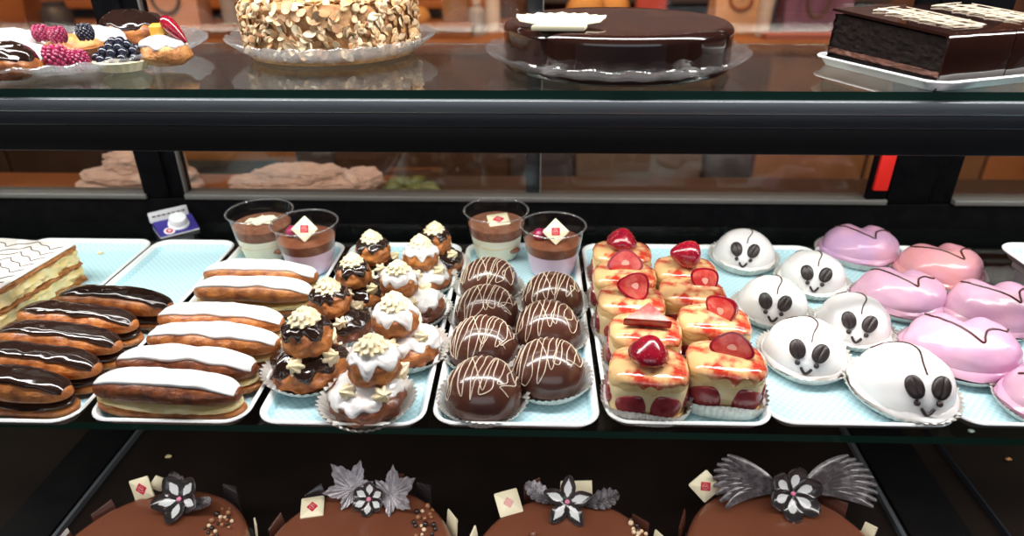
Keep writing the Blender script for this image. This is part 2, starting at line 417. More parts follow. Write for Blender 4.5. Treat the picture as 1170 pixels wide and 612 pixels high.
def rosette(mb, r, h, ribs=6, twist=2.2, amp=0.2, M=None, mi=0, seed=0):
    prof = [(0, 0), (r * 0.8, 0), (r, h * 0.14), (r * 0.98, h * 0.3), (r * 0.74, h * 0.42), (r * 0.78, h * 0.52), (r * 0.6, h * 0.68), (r * 0.34, h * 0.78), (r * 0.3, h * 0.86), (r * 0.12, h * 0.97), (0, h)]
    def fn(a, k, rr, z):
        return rr * (1 + amp * math.cos(ribs * (a - twist * z / h) + seed)), z + 0.06 * h * math.sin(a + seed)
    lathe(mb, prof, ribs * 8, fn, mi, M)
# ------------------------------------------------------------------ display case
Y_BACK = 0.925
HX = 1.45
case = thing('display_case', 'black metal bakery display case with sliding back windows', 'display case', (0, 0, 0))
z_ledge = ZT + 0.036
mb = MB(); box(mb, -HX, HX, Y_BACK, Y_BACK + 0.03, ZD - 0.02, z_ledge - 0.002, 0.002); mb.build('back_panel', 'black_metal', case)
mb = MB(); box(mb, -HX, HX, 0.05, Y_BACK + 0.03, ZD - 0.03, ZD - 0.002, 0.002); mb.build('deck', 'deck_brown', case)
mb = MB(); box(mb, -HX, HX, 0.08, Y_BACK + 0.02, 0.0, ZD - 0.032, 0.004); mb.build('plinth', 'black_metal', case)
for s in (-1, 1):
    mb = MB(); box(mb, min(s * HX, s * (HX + 0.02)), max(s * HX, s * (HX + 0.02)), 0.05, Y_BACK + 0.03, ZD - 0.03, ZT + 0.72, 0.003); mb.build('side_panel', 'black_metal', case)
mb = MB(); box(mb, -HX, HX, 0.50, Y_BACK + 0.03, ZT + 0.70, ZT + 0.72, 0.003); mb.build('top_panel', 'black_metal', case)
# posts between the sliding windows
xl0 = aty(149, 166, Y_BACK).x; xl1 = aty(196, 166, Y_BACK).x
xr0 = aty(1029, 171, Y_BACK).x; xr1 = aty(1109, 172, Y_BACK).x
for x0, x1 in ((xl0, xl1), (xr0, xr1)):
    mb = MB(); w = x1 - x0
    box(mb, x0, x0 + w * 0.62, Y_BACK, Y_BACK + 0.03, z_ledge - 0.0015, ZT + 0.70, 0.0015)
    box(mb, x0 + w * 0.60, x1, Y_BACK + 0.006, Y_BACK + 0.028, z_ledge - 0.0015, ZT + 0.70, 0.0015)
    mb.build('post', 'black_metal', case)
mb = MB(); box(mb, xl1 - 0.0005, xl1 + 0.0022, Y_BACK + 0.004, Y_BACK + 0.012, z_ledge, ZT + 0.70, 0.0005); mb.build('edge_strip', 'aluminium', case)
for a, b, m in ((-HX, xl0 + 0.004, 'aluminium'), (xl1 + 0.002, xr0, 'aluminium'), (xr1, HX, 'aluminium')):
    mb = MB(); box(mb, a, b, Y_BACK - 0.004, Y_BACK + 0.026, z_ledge - 0.002, z_ledge + 0.006, 0.0012); mb.build('window_track', m, case)
    mb = MB(); box(mb, a, b, Y_BACK + 0.012, Y_BACK + 0.015, z_ledge + 0.006, ZT + 0.70); mb.build('window_pane', 'window_glass', case)
# stile where two sliding panes overlap
xs0 = aty(601, 200, Y_BACK).x; xs1 = aty(617, 200, Y_BACK).x
mb = MB(); box(mb, xs0, xs1, Y_BACK + 0.016, Y_BACK + 0.024, z_ledge + 0.006, ZT + 0.70, 0.001); mb.build('sliding_stile', 'rail_metal', case)
mb = MB(); box(mb, xs1, xs1 + 0.0015, Y_BACK + 0.010, Y_BACK + 0.020, z_ledge + 0.006, ZT + 0.70); mb.build('pane_edge', 'aluminium', case)
# red tape on the right post
p0 = aty(1012, 171, Y_BACK - 0.004); p1 = aty(1030, 171, Y_BACK - 0.004)
mb = MB(); box(mb, p0.x - 0.004, p0.x + 0.0165, Y_BACK - 0.008, Y_BACK - 0.001, aty(1010, 217, Y_BACK - 0.004).z, ZT + 0.19, 0.001)
o = mb.build('tape_strip', 'red_label', case); tag(o, 'red strip beside the post')
mb = MB(); box(mb, p0.x - 0.008, p0.x + 0.020, Y_BACK - 0.001, Y_BACK + 0.008, z_ledge + 0.006, ZT + 0.60, 0.001); mb.build('stile', 'black_metal', case)
# rails that divide the lower deck
for (ax, ay), (bx, by), w, m in (((164, 488), (69, 608), 0.0045, 'rail_grey'), ((965, 495), (1030, 612), 0.0055, 'rail_grey'), ((1058, 490), (1150, 612), 0.003, 'rail_metal')):
    A = at(ax, ay, ZD); B = at(bx, by, ZD); d = (A - B).normalized(); A2 = B + d * ((0.90 - B.y) / d.y); B2 = B + d * ((0.08 - B.y) / d.y)
    n = Vector((d.y, -d.x, 0)) * w / 2
    mb = MB(); vs = [A2 + n, A2 - n, B2 - n, B2 + n]; prism(mb, [(v.x, v.y) for v in vs], ZD - 0.003, ZD + 0.006, 0.0008); mb.build('divider_rail', m, case)
for (ax, ay), (bx, by), dx0, dx1 in (((164, 488), (69, 608), -0.075, -0.009), ((965, 495), (1030, 612), 0.010, 0.085)):
    A = at(ax, ay, ZD); B = at(bx, by, ZD); d = (A - B).normalized(); A2 = B + d * ((0.90 - B.y) / d.y); B2 = B + d * ((0.08 - B.y) / d.y)
    mb = MB(); prism(mb, [(A2.x + dx0, A2.y), (B2.x + dx0, B2.y), (B2.x + dx1, B2.y), (A2.x + dx1, A2.y)], ZD - 0.003, ZD + 0.003, 0.0008); mb.build('cover_strip', 'deck_black', case)

def shelf(label, y0, y1, ztop, th, rail):
    t = thing('glass_shelf', label, 'shelf', (0, (y0 + y1) / 2, ztop - th))
    mb = MB(); yc = (y0 + y1) / 2
    box(mb, -HX + 0.002, HX - 0.002, y0 - yc, y1 - yc, 0, th, 0.0)
    o = mb.build('glass_pane', ['shelf_glass', 'glass_edge'], t)
    for p in o.data.polygons:
        if p.normal.y < -0.5: p.material_index = 1
    if rail:
        for a, b, c, d, m, nm in ((-0.004, 0.014, -0.0125, -0.0005, 'rail_grey', 'front_rail'), (-0.001, 0.016, -0.026, -0.0128, 'rail_metal', 'front_rail'), (0.002, 0.018, -0.052, -0.0262, 'rail_dark', 'front_rail')):
            mb = MB(); box(mb, -HX + 0.002, HX - 0.002, y0 - yc + a, y0 - yc + b, c, d, 0.0012, 3); mb.build(nm, m, t)
    return t
shelf('upper glass shelf with a dark metal rail carrying the large cakes', 0.607, 0.868, ZU, 0.008, True)
shelf('lower glass shelf with a green edge carrying the pale blue trays', 0.4615, 0.915, ZT - 0.0005, 0.008, False)

# ------------------------------------------------------------------ trays
def tray_mesh(w, d, mats=('tray_rim', 'tray_blue'), h=0.012, flare=0.009, lip=0.0035, rc=0.022):
    mb = MB(); rs = []
    def ring(off, z): return [(x, y, z) for x, y in rrect(w + 2 * off, d + 2 * off, max(rc + off, 0.004), 7)]
    base = -flare - lip
    seq = [(base, 0.0014, 0), (base + 0.003, 0.0020, 0), (base + flare * 0.7, h * 0.72, 0), (base + flare, h, 0), (base + flare + lip * 0.7, h + 0.0004, 0), (0, h - 0.0008, 0),
           (-0.0006, h - 0.002, 0), (base + flare + 0.0005, h - 0.0018, 0), (base + flare * 0.7 + 0.001, h * 0.6, 0), (base + 0.003, 0.0002, 0), (base, 0.0, 0)]
    N = len(ring(0, 0)); vs = []
    for off, z, _ in seq: vs += ring(off, z)
    fs = []; ms = []
    for k in range(len(seq) - 1):
        r = ringfaces(k * N, (k + 1) * N, N); mb_m = 1 if k in (0, 1) else (2 if k >= 6 else 0)
        fs += r; ms += [mb_m] * len(r)
    fs.append(tuple(range(N))); ms.append(1)
    L = (len(seq) - 1) * N; fs.append(tuple(range(L + N - 1, L - 1, -1))); ms.append(2)
    mb.v = vs; mb.f = fs; mb.m = ms
    return mb
def tray(label, fl, fr, yf=485, yb=277, dz=0.0, z=ZT, name='serving_tray', dep=None):
    """fl, fr: where the front corners stand in the photo; the sides run straight back"""
    A = at(fl, yf, z + 0.012); B = at(fr, yf, z + 0.012)
    yb_ = at(600, yb, z + 0.012).y
    w = B.x - A.x; d = (dep or (yb_ - A.y)); cx = (A.x + B.x) / 2; cy = (A.y + B.y) / 2 + d / 2
    o = tray_mesh(w - 0.003, d).build(name, ['tray_rim', 'tray_blue', 'tray_under_shade'], None, sharp=40, loc=(cx, cy, z))
    tag(o, label, 'tray', 'pale blue serving trays on the glass shelf')
    return o
tray('pale blue tray under the cream slice slab at the left edge', -292, -70, 484, 278)
tray('pale blue tray with five chocolate eclairs and an empty back half', -66, 84, 481, 278)
tray('pale blue tray with white iced eclairs and two dessert cups', 89, 281, 481, 279)
tray('pale blue tray crowded with double cream puffs', 285, 486, 484, 279)
tray('pale blue tray with seven drizzled chocolate domes', 489, 689, 485, 278)
tray('pale blue tray with nine strawberry cakes', 692, 890, 484, 278)
tray('pale blue tray with six white mouse cakes', 882, 1102, 485, 278)
tray('pale blue tray with six pink heart cakes', 1100, 1300, 486, 277)
# raised tray at the right edge and the box it stands on
pr = at(1141, 281, ZT + 0.062)
gb = MB(); box(gb, -0.09, 0.09, -0.065, 0.065, 0, 0.050, 0.004); box(gb, -0.094, 0.094, -0.069, 0.069, 0.038, 0.049, 0.003)
o = gb.build('plastic_box', 'grey_plastic', None, loc=(at(1150, 322, ZT + 0.02).x + 0.095, pr.y - 0.075, ZT)); tag(o, 'grey plastic box under the raised tray at right edge', 'box')
tm = tray_mesh(0.20, 0.24).build('serving_tray', ['tray_rim', 'tray_blue', 'tray_under_shade'], None, sharp=40, loc=(pr.x + 0.100, pr.y - 0.11, ZT + 0.0505))
tag(tm, 'raised pale blue tray on the grey box, cut by right edge', 'tray', 'pale blue serving trays on the glass shelf')

# milk carton lying behind the second tray
cp = aty(207, 286, 0.885); 
mc = thing('milk_carton', 'small white and blue milk carton with a white screw cap', 'carton', (cp.x, 0.887, ZT), 0.0)
mb = MB()
W = 0.027
body = [(-W, -0.03, 0), (W, -0.03, 0), (W, 0.03, 0), (-W, 0.03, 0), (-W, -0.03, 0.006), (W, -0.03, 0.006), (W, 0.03, 0.006), (-W, 0.03, 0.006)]
Mc = Matrix.Rotation(rad(40), 4, 'Z')
box(mb, -W, W, -0.024, 0.024, 0, 0.0035, 0.001, M=Mc); mb.build('carton_body', 'carton_white', mc)
mb = MB()   # sloping shoulder
vs = [(-W, -0.024, 0.0034), (W, -0.024, 0.0034), (W, 0.012, 0.0155), (-W, 0.012, 0.0155), (-W, 0.024, 0.0034), (W, 0.024, 0.0034)]
mb.add(vs, [(0, 1, 2, 3), (3, 2, 5, 4), (0, 3, 4), (1, 5, 2), (0, 4, 5, 1)], 0, Mc); sh = mb.build('carton_shoulder', 'carton_blue', mc, sharp=10)
mb = MB()   # top fin
vs = []
prism(mb, rrect(2 * W, 0.016, 0.002), -0.0012, 0.0012, 0.0003, M=Mc @ Matrix.Translation((-0.003, 0.013, 0.0215)) @ Matrix.Rotation(rad(80), 4, 'X')); fin = mb.build('carton_fin', 'carton_white', mc)
mb = MB()
for k in range(7): box(mb, -0.024 + k * 0.0068, -0.019 + k * 0.0068, -0.001, 0.001, 0, 0.0004, M=Mc @ Matrix.Translation((-0.002, 0.0115, 0.0230)) @ Matrix.Rotation(rad(80), 4, 'X'))
mb.build('printed_text', 'dark_ink', fin)
Ms = Mc @ Matrix.Translation((0.004, -0.005, 0.0090)) @ Matrix.Rotation(rad(19), 4, 'X')
mb = MB(); lathe(mb, [(0, 0), (0.0145, 0), (0.0145, 0.003), (0.0125, 0.004), (0.012, 0.013), (0.011, 0.0145), (0, 0.0148)], 40, lambda a, k, r, z: (r * (1 + (0.02 * math.cos(20 * a) if 2 < k < 5 else 0)), z), 0, Ms); mb.build('screw_cap', 'white_plastic', mc)
Mr = Mc @ Matrix.Translation((-0.012, -0.0155, 0.0062)) @ Matrix.Rotation(rad(19), 4, 'X')
mb = MB(); lathe(mb, [(0, 0), (0.0075, 0), (0.0075, 0.0006), (0, 0.0007)], 24, None, 0, Mr); lg = mb.build('logo_disc', 'white_plastic', mc)
mb = MB(); lathe(mb, [(0.0022, 0.0006), (0.0048, 0.0006), (0.0048, 0.0012), (0.0022, 0.0012)], 24, None, 0, Mr); mb.build('printed_logo', 'red_print', lg)
# ------------------------------------------------------------------ eclairs
def ecl_pt(L, W, zc, hu, hl, a, x, seed, amp=0.06, arch=0.0, off=0.0):
    """capsule-like bun: x in -1..1 along, a around"""
    k = max(0.0, 1 - abs(x) ** 3.2) ** 0.45
    ca, sa = math.cos(a), math.sin(a)
    h = hu if sa > 0 else hl
    n = 1 + amp * nz(x * 2.2 + seed, ca * 1.3 + seed, sa * 1.3) + 0.45 * amp * nz(x * 7 + seed, ca * 3, sa * 3 + seed) + 0.30 * amp * nz(x * 11 + seed, ca * 9, sa * 9 + seed) * max(0.0, 1 - 1.7 * max(sa, 0.0))
    y = W / 2 * k * math.copysign(abs(ca) ** 0.85, ca) * n
    z = h * k ** 0.8 * math.copysign(abs(sa) ** 0.8, sa) * (n if sa > 0 else 1)
    p = Vector((L / 2 * x, y, zc + z + arch * (1 - x * x)))
    if off: p += Vector((x ** 3 * 0.3, ca * k, sa * k)) * off
    return p
def eclair(label, loc, rz, kind, seed, L=0.146, group=None):
    t = thing('eclair', label, 'eclair', loc, rz, group)
    W = 0.037; dark = kind == 'choc'
    ch = 'choux_dark' if (not dark and seed % 3 == 0) else 'choux'
    mb = MB(); grid(mb, lambda u, v: ecl_pt(L, W * 1.02, 0.0085, 0.0065, 0.0083, 2 * PI * v, -math.cos(PI * u), seed, 0.09), 36, 28, 0, True); mb.build('lower_bun', 'choux', t)
    mb = MB(); grid(mb, lambda u, v: ecl_pt(L * 0.97, W * 0.98, 0.0155, 0.0050, 0.0055, 2 * PI * v, -math.cos(PI * u), seed + 9, 0.2), 44, 20, 0, True); mb.build('filling', 'choc_filling' if dark else 'pastry_cream', t)
    arch = 0.002
    mb = MB(); grid(mb, lambda u, v: ecl_pt(L * 0.985, W, 0.0245, 0.0150, 0.0070, 2 * PI * v, -math.cos(PI * u), seed + 3, 0.10, arch), 40, 30, 0, True); mb.build('upper_bun', ch if not dark else 'choux', t)
    def G(u, v):
        x = -0.975 + 1.95 * u; s = 2 * v - 1
        a0 = rad(53) + rad(14) * nz(x * 3 + seed, seed, 2.0) - rad(38) * max(0, x) ** 5
        a = PI / 2 + s * (PI / 2 - a0)
        ee = max(abs(s), abs(x) / 0.975)
        o = 0.0031 * math.sqrt(max(0.0, 1 - ee ** 5)) if ee < 0.999 else -0.0012
        return ecl_pt(L * 0.985, W, 0.0245, 0.0150, 0.0070, a, x, seed + 3, 0.10, arch, o)
    mb = MB(); grid(mb, G, 52, 20); mb.build('icing', 'dark_glaze' if dark else 'white_icing', t, sharp=0)
    return t
WE = [('back-most white iced eclair, in front of the dessert cups', 296, 303, -2), ('second white iced eclair from the back, cream showing along its side', 288, 322, -2),
      ('third white iced eclair from the back of its row', 250, 354, -4), ('white iced eclair just behind the front pair', 241, 377, -4),
      ('second white iced eclair from the front, leaning on the front one', 210, 404, -4), ('front-most white iced eclair, whole side facing out', 187, 431, -4)]
for i, (lb, px, py, r) in enumerate(WE):
    eclair(lb, spot(px, py, 0.041) + Vector((0, 0, 0.0014)), rad(r), 'white', i * 3 + (0 if i in (5, 4) else 1), 0.144, 'white iced eclairs in a row')
CE = [('back-most chocolate eclair, beside the cream slice', 128, 334, -8), ('second chocolate eclair from the back', 84, 353, -8), ('middle chocolate eclair of the five', 62, 376, -8),
      ('second chocolate eclair from the front', 34, 401, -8), ('front-most chocolate eclair, cut by the left edge', -3, 426, -8)]
for i, (lb, px, py, r) in enumerate(CE):
    eclair(lb, spot(px, py, 0.041) + Vector((0, 0, 0.0014)), rad(r), 'choc', 40 + i * 5, 0.144, 'chocolate eclairs in a row')

# ------------------------------------------------------------------ cream slice slab
c0 = at(85, 279, ZT + 0.052); c1 = at(0, 329, ZT + 0.052); dd = Vector((c1.x - c0.x, c1.y - c0.y, 0)).normalized()
th = math.atan2(dd.y, dd.x)
sl = thing('cream_slice', 'large custard cream slice with white feathered icing at left edge', 'cream slice', (c0.x, c0.y, ZT + 0.0014), th + PI / 2)
# local frame: corner at the origin, -y runs towards the viewer along the cut face, -x runs left
SLX, SLY = 0.17, 0.27
def slab_layer(name, z0, z1, m, amp, seed, ins=0.0, ny=90):
    mb = MB(); nx = 24
    def out(u):    # outline walk
        per = 2 * (SLX + SLY); d = u * per
        if d < SLY: return (0, -d, 1, 0)
        d -= SLY
        if d < SLX: return (-d, -SLY, 0, -1)
        d -= SLX
        if d < SLY: return (-SLX, -SLY + d, -1, 0)
        d -= SLY
        return (-SLX + d, 0, 0, 1)
    def P(u, v):
        x, y, nx_, ny_ = out(v % 1.0)
        k = amp * (nz(x * 60 + seed, y * 60, seed + u * 3) + 0.6 * nz(x * 160, y * 160 + seed, u * 6)) - ins + 0.0012 * math.sin(PI * u)
        zz = z0 + (z1 - z0) * u + 0.25 * amp * nz(x * 90, y * 90, seed + 5)
        return Vector((x + nx_ * k, y + ny_ * k, zz))
    N = 360
    grid(mb, P, 6, N, 0, True)
    mb.add([P(1, j / N) for j in range(N)], [tuple(range(N))]); mb.add([P(0, j / N) for j in range(N)], [tuple(range(N - 1, -1, -1))])
    return mb.build(name, m, sl)
slab_layer('pastry_layer', 0.0, 0.007, 'puff_pastry', 0.0040, 1)
slab_layer('custard_layer', 0.0068, 0.0215, 'pastry_cream', 0.0055, 4, 0.001)
slab_layer('pastry_layer', 0.0212, 0.0275, 'puff_pastry', 0.0048, 7)
slab_layer('custard_layer', 0.0272, 0.0435, 'pastry_cream', 0.0055, 10, 0.001)
slab_layer('pastry_layer', 0.0432, 0.0495, 'puff_pastry', 0.0030, 13)
ic = slab_layer('icing', 0.0493, 0.0525, 'feather_icing', 0.0006, 16)
mb = MB()
for k in range(19):      # feathered lines combed across the icing
    pts = []
    for j in range(61):
        x = -0.003 - (SLX - 0.006) * j / 60; q = (x / 0.030) % 1.0; d_ = 1 - abs(2 * q - 1)
        y = -0.012 - k * 0.0150 + 0.011 * d_ ** 2.2 * (1 if int(x / 0.030) % 2 else -1)
        if -SLY + 0.003 < y < -0.003: pts.append((x, y, 0.0528))
    tube(mb, pts, 0.00060, 5)
mb.build('feather_line', 'choc_line', ic)

# ------------------------------------------------------------------ plaques with the printed red mark
def plaque(parent, loc, rot, s=0.026, pr='red_print', name='chocolate_plaque', frac=0.40, square_rot=45):
    mb = MB(); prism(mb, rrect(s, s, s * 0.05, 2), -0.001, 0.001, 0.0003)
    o = mb.build(name, 'white_choc', parent, loc=loc, rot=rot)
    M = Matrix.Rotation(rad(square_rot), 4, 'Z'); q = s * frac
    mb = MB(); prism(mb, rrect(q, q * 1.08, q * 0.06, 2), 0.0009, 0.0013, 0.0, M=M); mb.build('printed_logo', pr, o)
    mb = MB(); pts = [(-0.25, 0.35), (-0.3, 0.0), (-0.12, -0.35), (0.05, -0.1), (0.1, 0.3), (-0.05, 0.36), (-0.02, 0.0), (0.15, -0.2), (0.34, 0.05), (0.2, 0.32)]
    tube(mb, smooth_path([(x * q, y * q, 0.0013) for x, y in pts], 4), q * 0.022, 5, M=M); mb.build('printed_line', 'print_line', o)
    return o

# ------------------------------------------------------------------ dessert cups
def cup(label, px, py, kind, seed, rt=0.042):
    p = spot(px, py, 0.064)
    t = thing('dessert_cup', label, 'dessert cup', p + Vector((0, 0, 0.0014)), 0.0, 'clear plastic dessert cups')
    H = 0.066; rb = rt * 0.68; R = lambda z: rb + (rt - rb) * (z / H) ** 0.9
    mb = MB(); prof = [(0, 0.0), (rb - 0.004, 0), (rb, 0.002)] + [(R(H * k / 8), H * k / 8) for k in range(1, 9)] + [(rt + 0.0014, H), (rt + 0.0016, H + 0.0012), (rt, H + 0.002), (rt - 0.0008, H)]
    lathe(mb, prof, 56); mb.build('cup_shell', 'cup_plastic', t)
    mb = MB(); lathe(mb, [(rt - 0.0004, H + 0.0004)] + [(rt + 0.0013 + 0.0009 * math.cos(a), H + 0.0009 + 0.0009 * math.sin(a)) for a in (PI, PI / 2, 0, -PI / 2, -PI)], 56); mb.build('cup_rim', 'plate_glass', t)
    zf = H * (0.70 if kind == 'pink' else 0.74); z1 = H * (0.50 if kind == 'pink' else 0.53)
    low = 'mousse_pink' if kind == 'pink' else 'mousse_cream'
    wob = lambda a, k, r, z: (r, z + (0.0008 * math.sin(3 * a + seed) if k >= 8 else 0))
    mb = MB(); lathe(mb, [(0, 0.0015), (rb - 0.005, 0.0015)] + [(R(z1 * k / 8) - 0.0010, max(0.0025, z1 * k / 8)) for k in range(0, 9)] + [(0, z1)], 48, wob); mb.build('mousse', low, t)
    if kind == 'cream':
        zm = z1 - 0.011; mb = MB(); lathe(mb, [(R(zm) - 0.0012, zm), (R(zm) - 0.0006, zm + 0.0005), (R(zm + .001) - 0.0006, zm + 0.001), (R(zm + 0.0015) - 0.0012, zm + 0.0015)], 48, lambda a, k, r, z: (r, z + 0.0012 * math.sin(2 * a + seed))); mb.build('sponge_line', 'sponge', t)
        mb = MB(); b = Blob(0.008, 0.004, 0.004, 0, seed=seed, amp=0.3); b.mesh(mb, 16, 10, M=Matrix.Translation((R(z1 - 0.016) * 0.72, -R(z1 - 0.016) * 0.55, z1 - 0.018))); mb.build('cherry', 'cocoa_layer', t)
    mb = MB(); prof = [(0, z1)] + [(R(z1 + (zf - z1) * k / 4) - 0.0010, z1 + (zf - z1) * k / 4) for k in range(5)] + [(R(zf) - 0.003, zf + 0.0006), (0, zf + (0.0010 if kind == 'pink' else 0.004))]
    lathe(mb, prof, 48, lambda a, k, r, z: (r, z + (0.0006 * math.sin(5 * a) if k > 5 else 0))); mb.build('chocolate_layer', 'cocoa_layer' if kind == 'pink' else 'cocoa_dust', t)
    if kind == 'pink':
        plaque(t, (0.001, -0.012, zf + 0.0165), Euler((rad(62), rad(0), rad(4)), 'XYZ').to_matrix().to_4x4().to_euler(), 0.024)
        pl = [c for c in t.children if c.name.startswith('chocolate_plaque')][0]
        pl.rotation_euler = (Matrix.Rotation(rad(3), 3, 'Z') @ Matrix.Rotation(rad(60), 3, 'X') @ Matrix.Rotation(rad(45), 3, 'Z')).to_euler()
        pl.location = (0.003, -0.010, zf + 0.0155)
        mb = MB(); b = Blob(0.0085, 0.009, 0.006, 0, amp=0.1, fr=3, seed=seed); b.mesh(mb, 18, 12); mb.build('raspberry', 'raspberry', t, loc=(-0.017, 0.0, zf + 0.006))
    elif seed > 20:
        o = plaque(t, (0.003, -0.004, zf + 0.0055), (rad(8), rad(-4), rad(12)), 0.028)
    else:
        mb = MB(); 
        for k in range(6):
            b = Blob(0.010, 0.0022, 0.0018, 0, amp=0.35, fr=3, seed=k * 3.1, sx=1.4, sy=0.7); b.mesh(mb, 14, 8, M=Matrix.Translation((-0.006 + 0.006 * (k % 3), -0.004 + 0.006 * (k // 3), zf + 0.004 + 0.001 * (k % 2))) @ Matrix.Rotation(k * 1.3, 4, 'Z') @ Matrix.Rotation(0.3, 4, 'X'))
        mb.build('chocolate_shaving', 'mousse_cream', t)
    return t
cup('cream dessert cup with cocoa top beside the milk carton', 297, 244, 'cream', 3, 0.0415)
cup('pink mousse cup with white plaque behind the white eclairs', 348, 257, 'pink', 5, 0.0405)
cup('cream dessert cup with cocoa top behind the chocolate domes', 567, 243, 'cream', 33, 0.0415)
cup('pink mousse cup with white plaque behind the chocolate domes', 632, 260, 'pink', 7, 0.0400)

# ------------------------------------------------------------------ cream puffs (a small puff on a larger one)
def religieuse(label, px, py, kind, seed, off=(0, 0), s=1.0, rz=0.0, case=True):
    p = spot(px, py, 0.014)
    t = thing('cream_puff', label, 'cream puff', p + Vector((0, 0, 0.0014)), rz, ('chocolate' if kind == 'choc' else 'white iced') + ' double cream puffs')
    dark = kind == 'choc'
    gl = 'dark_glaze' if dark else 'white_icing_thin'
    A = 0.0345 * s
    base = Blob(A, 0.021 * s, 0.012 * s, 0.0135 * s, e=0.85, ez=0.9, amp=0.14, fr=2.8, seed=seed)
    mb = MB(); base.mesh(mb, 72, 44); mb.build('lower_puff', 'choux_dark' if seed % 2 else 'choux', t)
    mb = MB(); base.cap(mb, lambda ph: rad(66 if not dark else 70) + rad(42) * nz(math.cos(ph) * 2.4 + seed, math.sin(ph) * 2.4, seed), 0.0022, 64, 16); mb.build('lower_icing', gl, t, sharp=0)
    hx, hy = off; hz = 0.047 * s; B = 0.0235 * s
    head = Blob(B, 0.0195 * s, 0.0165 * s, hz, e=0.9, ez=0.9, amp=0.13, fr=2.9, seed=seed + 4)
    T = Matrix.Translation((hx, hy, 0))
    mb = MB(); head.mesh(mb, 64, 40, M=T); mb.build('upper_puff', 'choux', t)
    mb = MB(); head.cap(mb, lambda ph: rad(70 if not dark else 64) + rad(46) * nz(math.cos(ph) * 2.2 + seed * 2, math.sin(ph) * 2.2, seed), 0.0022, 64, 16, M=T); mb.build('upper_icing', gl, t, sharp=0)
    mb = MB(); rosette(mb, 0.0142 * s, 0.0175 * s, 9, 1.8, 0.12, Matrix.Translation((hx, hy - 0.001, hz + 0.0170 * s)), seed=seed); mb.build('cream_rosette', 'butter_cream', t)
    for k, a in enumerate((-100, -25, 60, 150) if seed % 2 == 0 else (-130, -60, 30, 120)):
        a = rad(a - math.degrees(rz)); r = B * 0.98
        M = Matrix.Translation((hx * 0.7 + r * math.cos(a), hy * 0.7 + r * math.sin(a), 0.0305 * s)) @ Matrix.Rotation(a + PI / 2, 4, 'Z') @ Matrix.Rotation(rad(58), 4, 'X')
        mb = MB(); rosette(mb, 0.0074 * s, 0.0145 * s, 6, 0.5, 0.22, M, seed=k); mb.build('cream_star', 'butter_cream', t)
    if case: paper_case(t, 0.029 * s, 0.0440 * s, 0.0155 * s, 40, seed, amp=0.0019)
    return t
religieuse('front chocolate double puff in a paper case, left of the tray', 354, 420, 'choc', 2, (0.003, 0.0), 1.04)
religieuse('second chocolate double puff from the front, small star of cream facing out', 391, 373, 'choc', 5, (-0.009, 0.0), 0.92)
religieuse('middle chocolate double puff, third of its column from the front', 411, 339, 'choc', 8, (-0.004, 0), 0.88)
religieuse('back chocolate double puff at the left, nearest the pink mousse cup', 431, 312, 'choc', 11, (-0.002, 0), 0.90)
religieuse('back right chocolate double puff in the tray corner', 502, 300, 'choc', 14, (-0.004, 0), 0.88)
religieuse('front white iced double puff in a paper case', 420, 456, 'white', 3, (0.009, 0.004), 1.02, rad(10))
religieuse('second white iced double puff from the front, icing running down', 466, 397, 'white', 6, (-0.010, 0), 0.98)
religieuse('third white iced double puff from the front, leaning left', 476, 352, 'white', 9, (-0.018, 0.002), 0.92)
religieuse('back white iced double puff before the dark puff in the corner', 486, 318, 'white', 12, (-0.003, 0), 0.90)

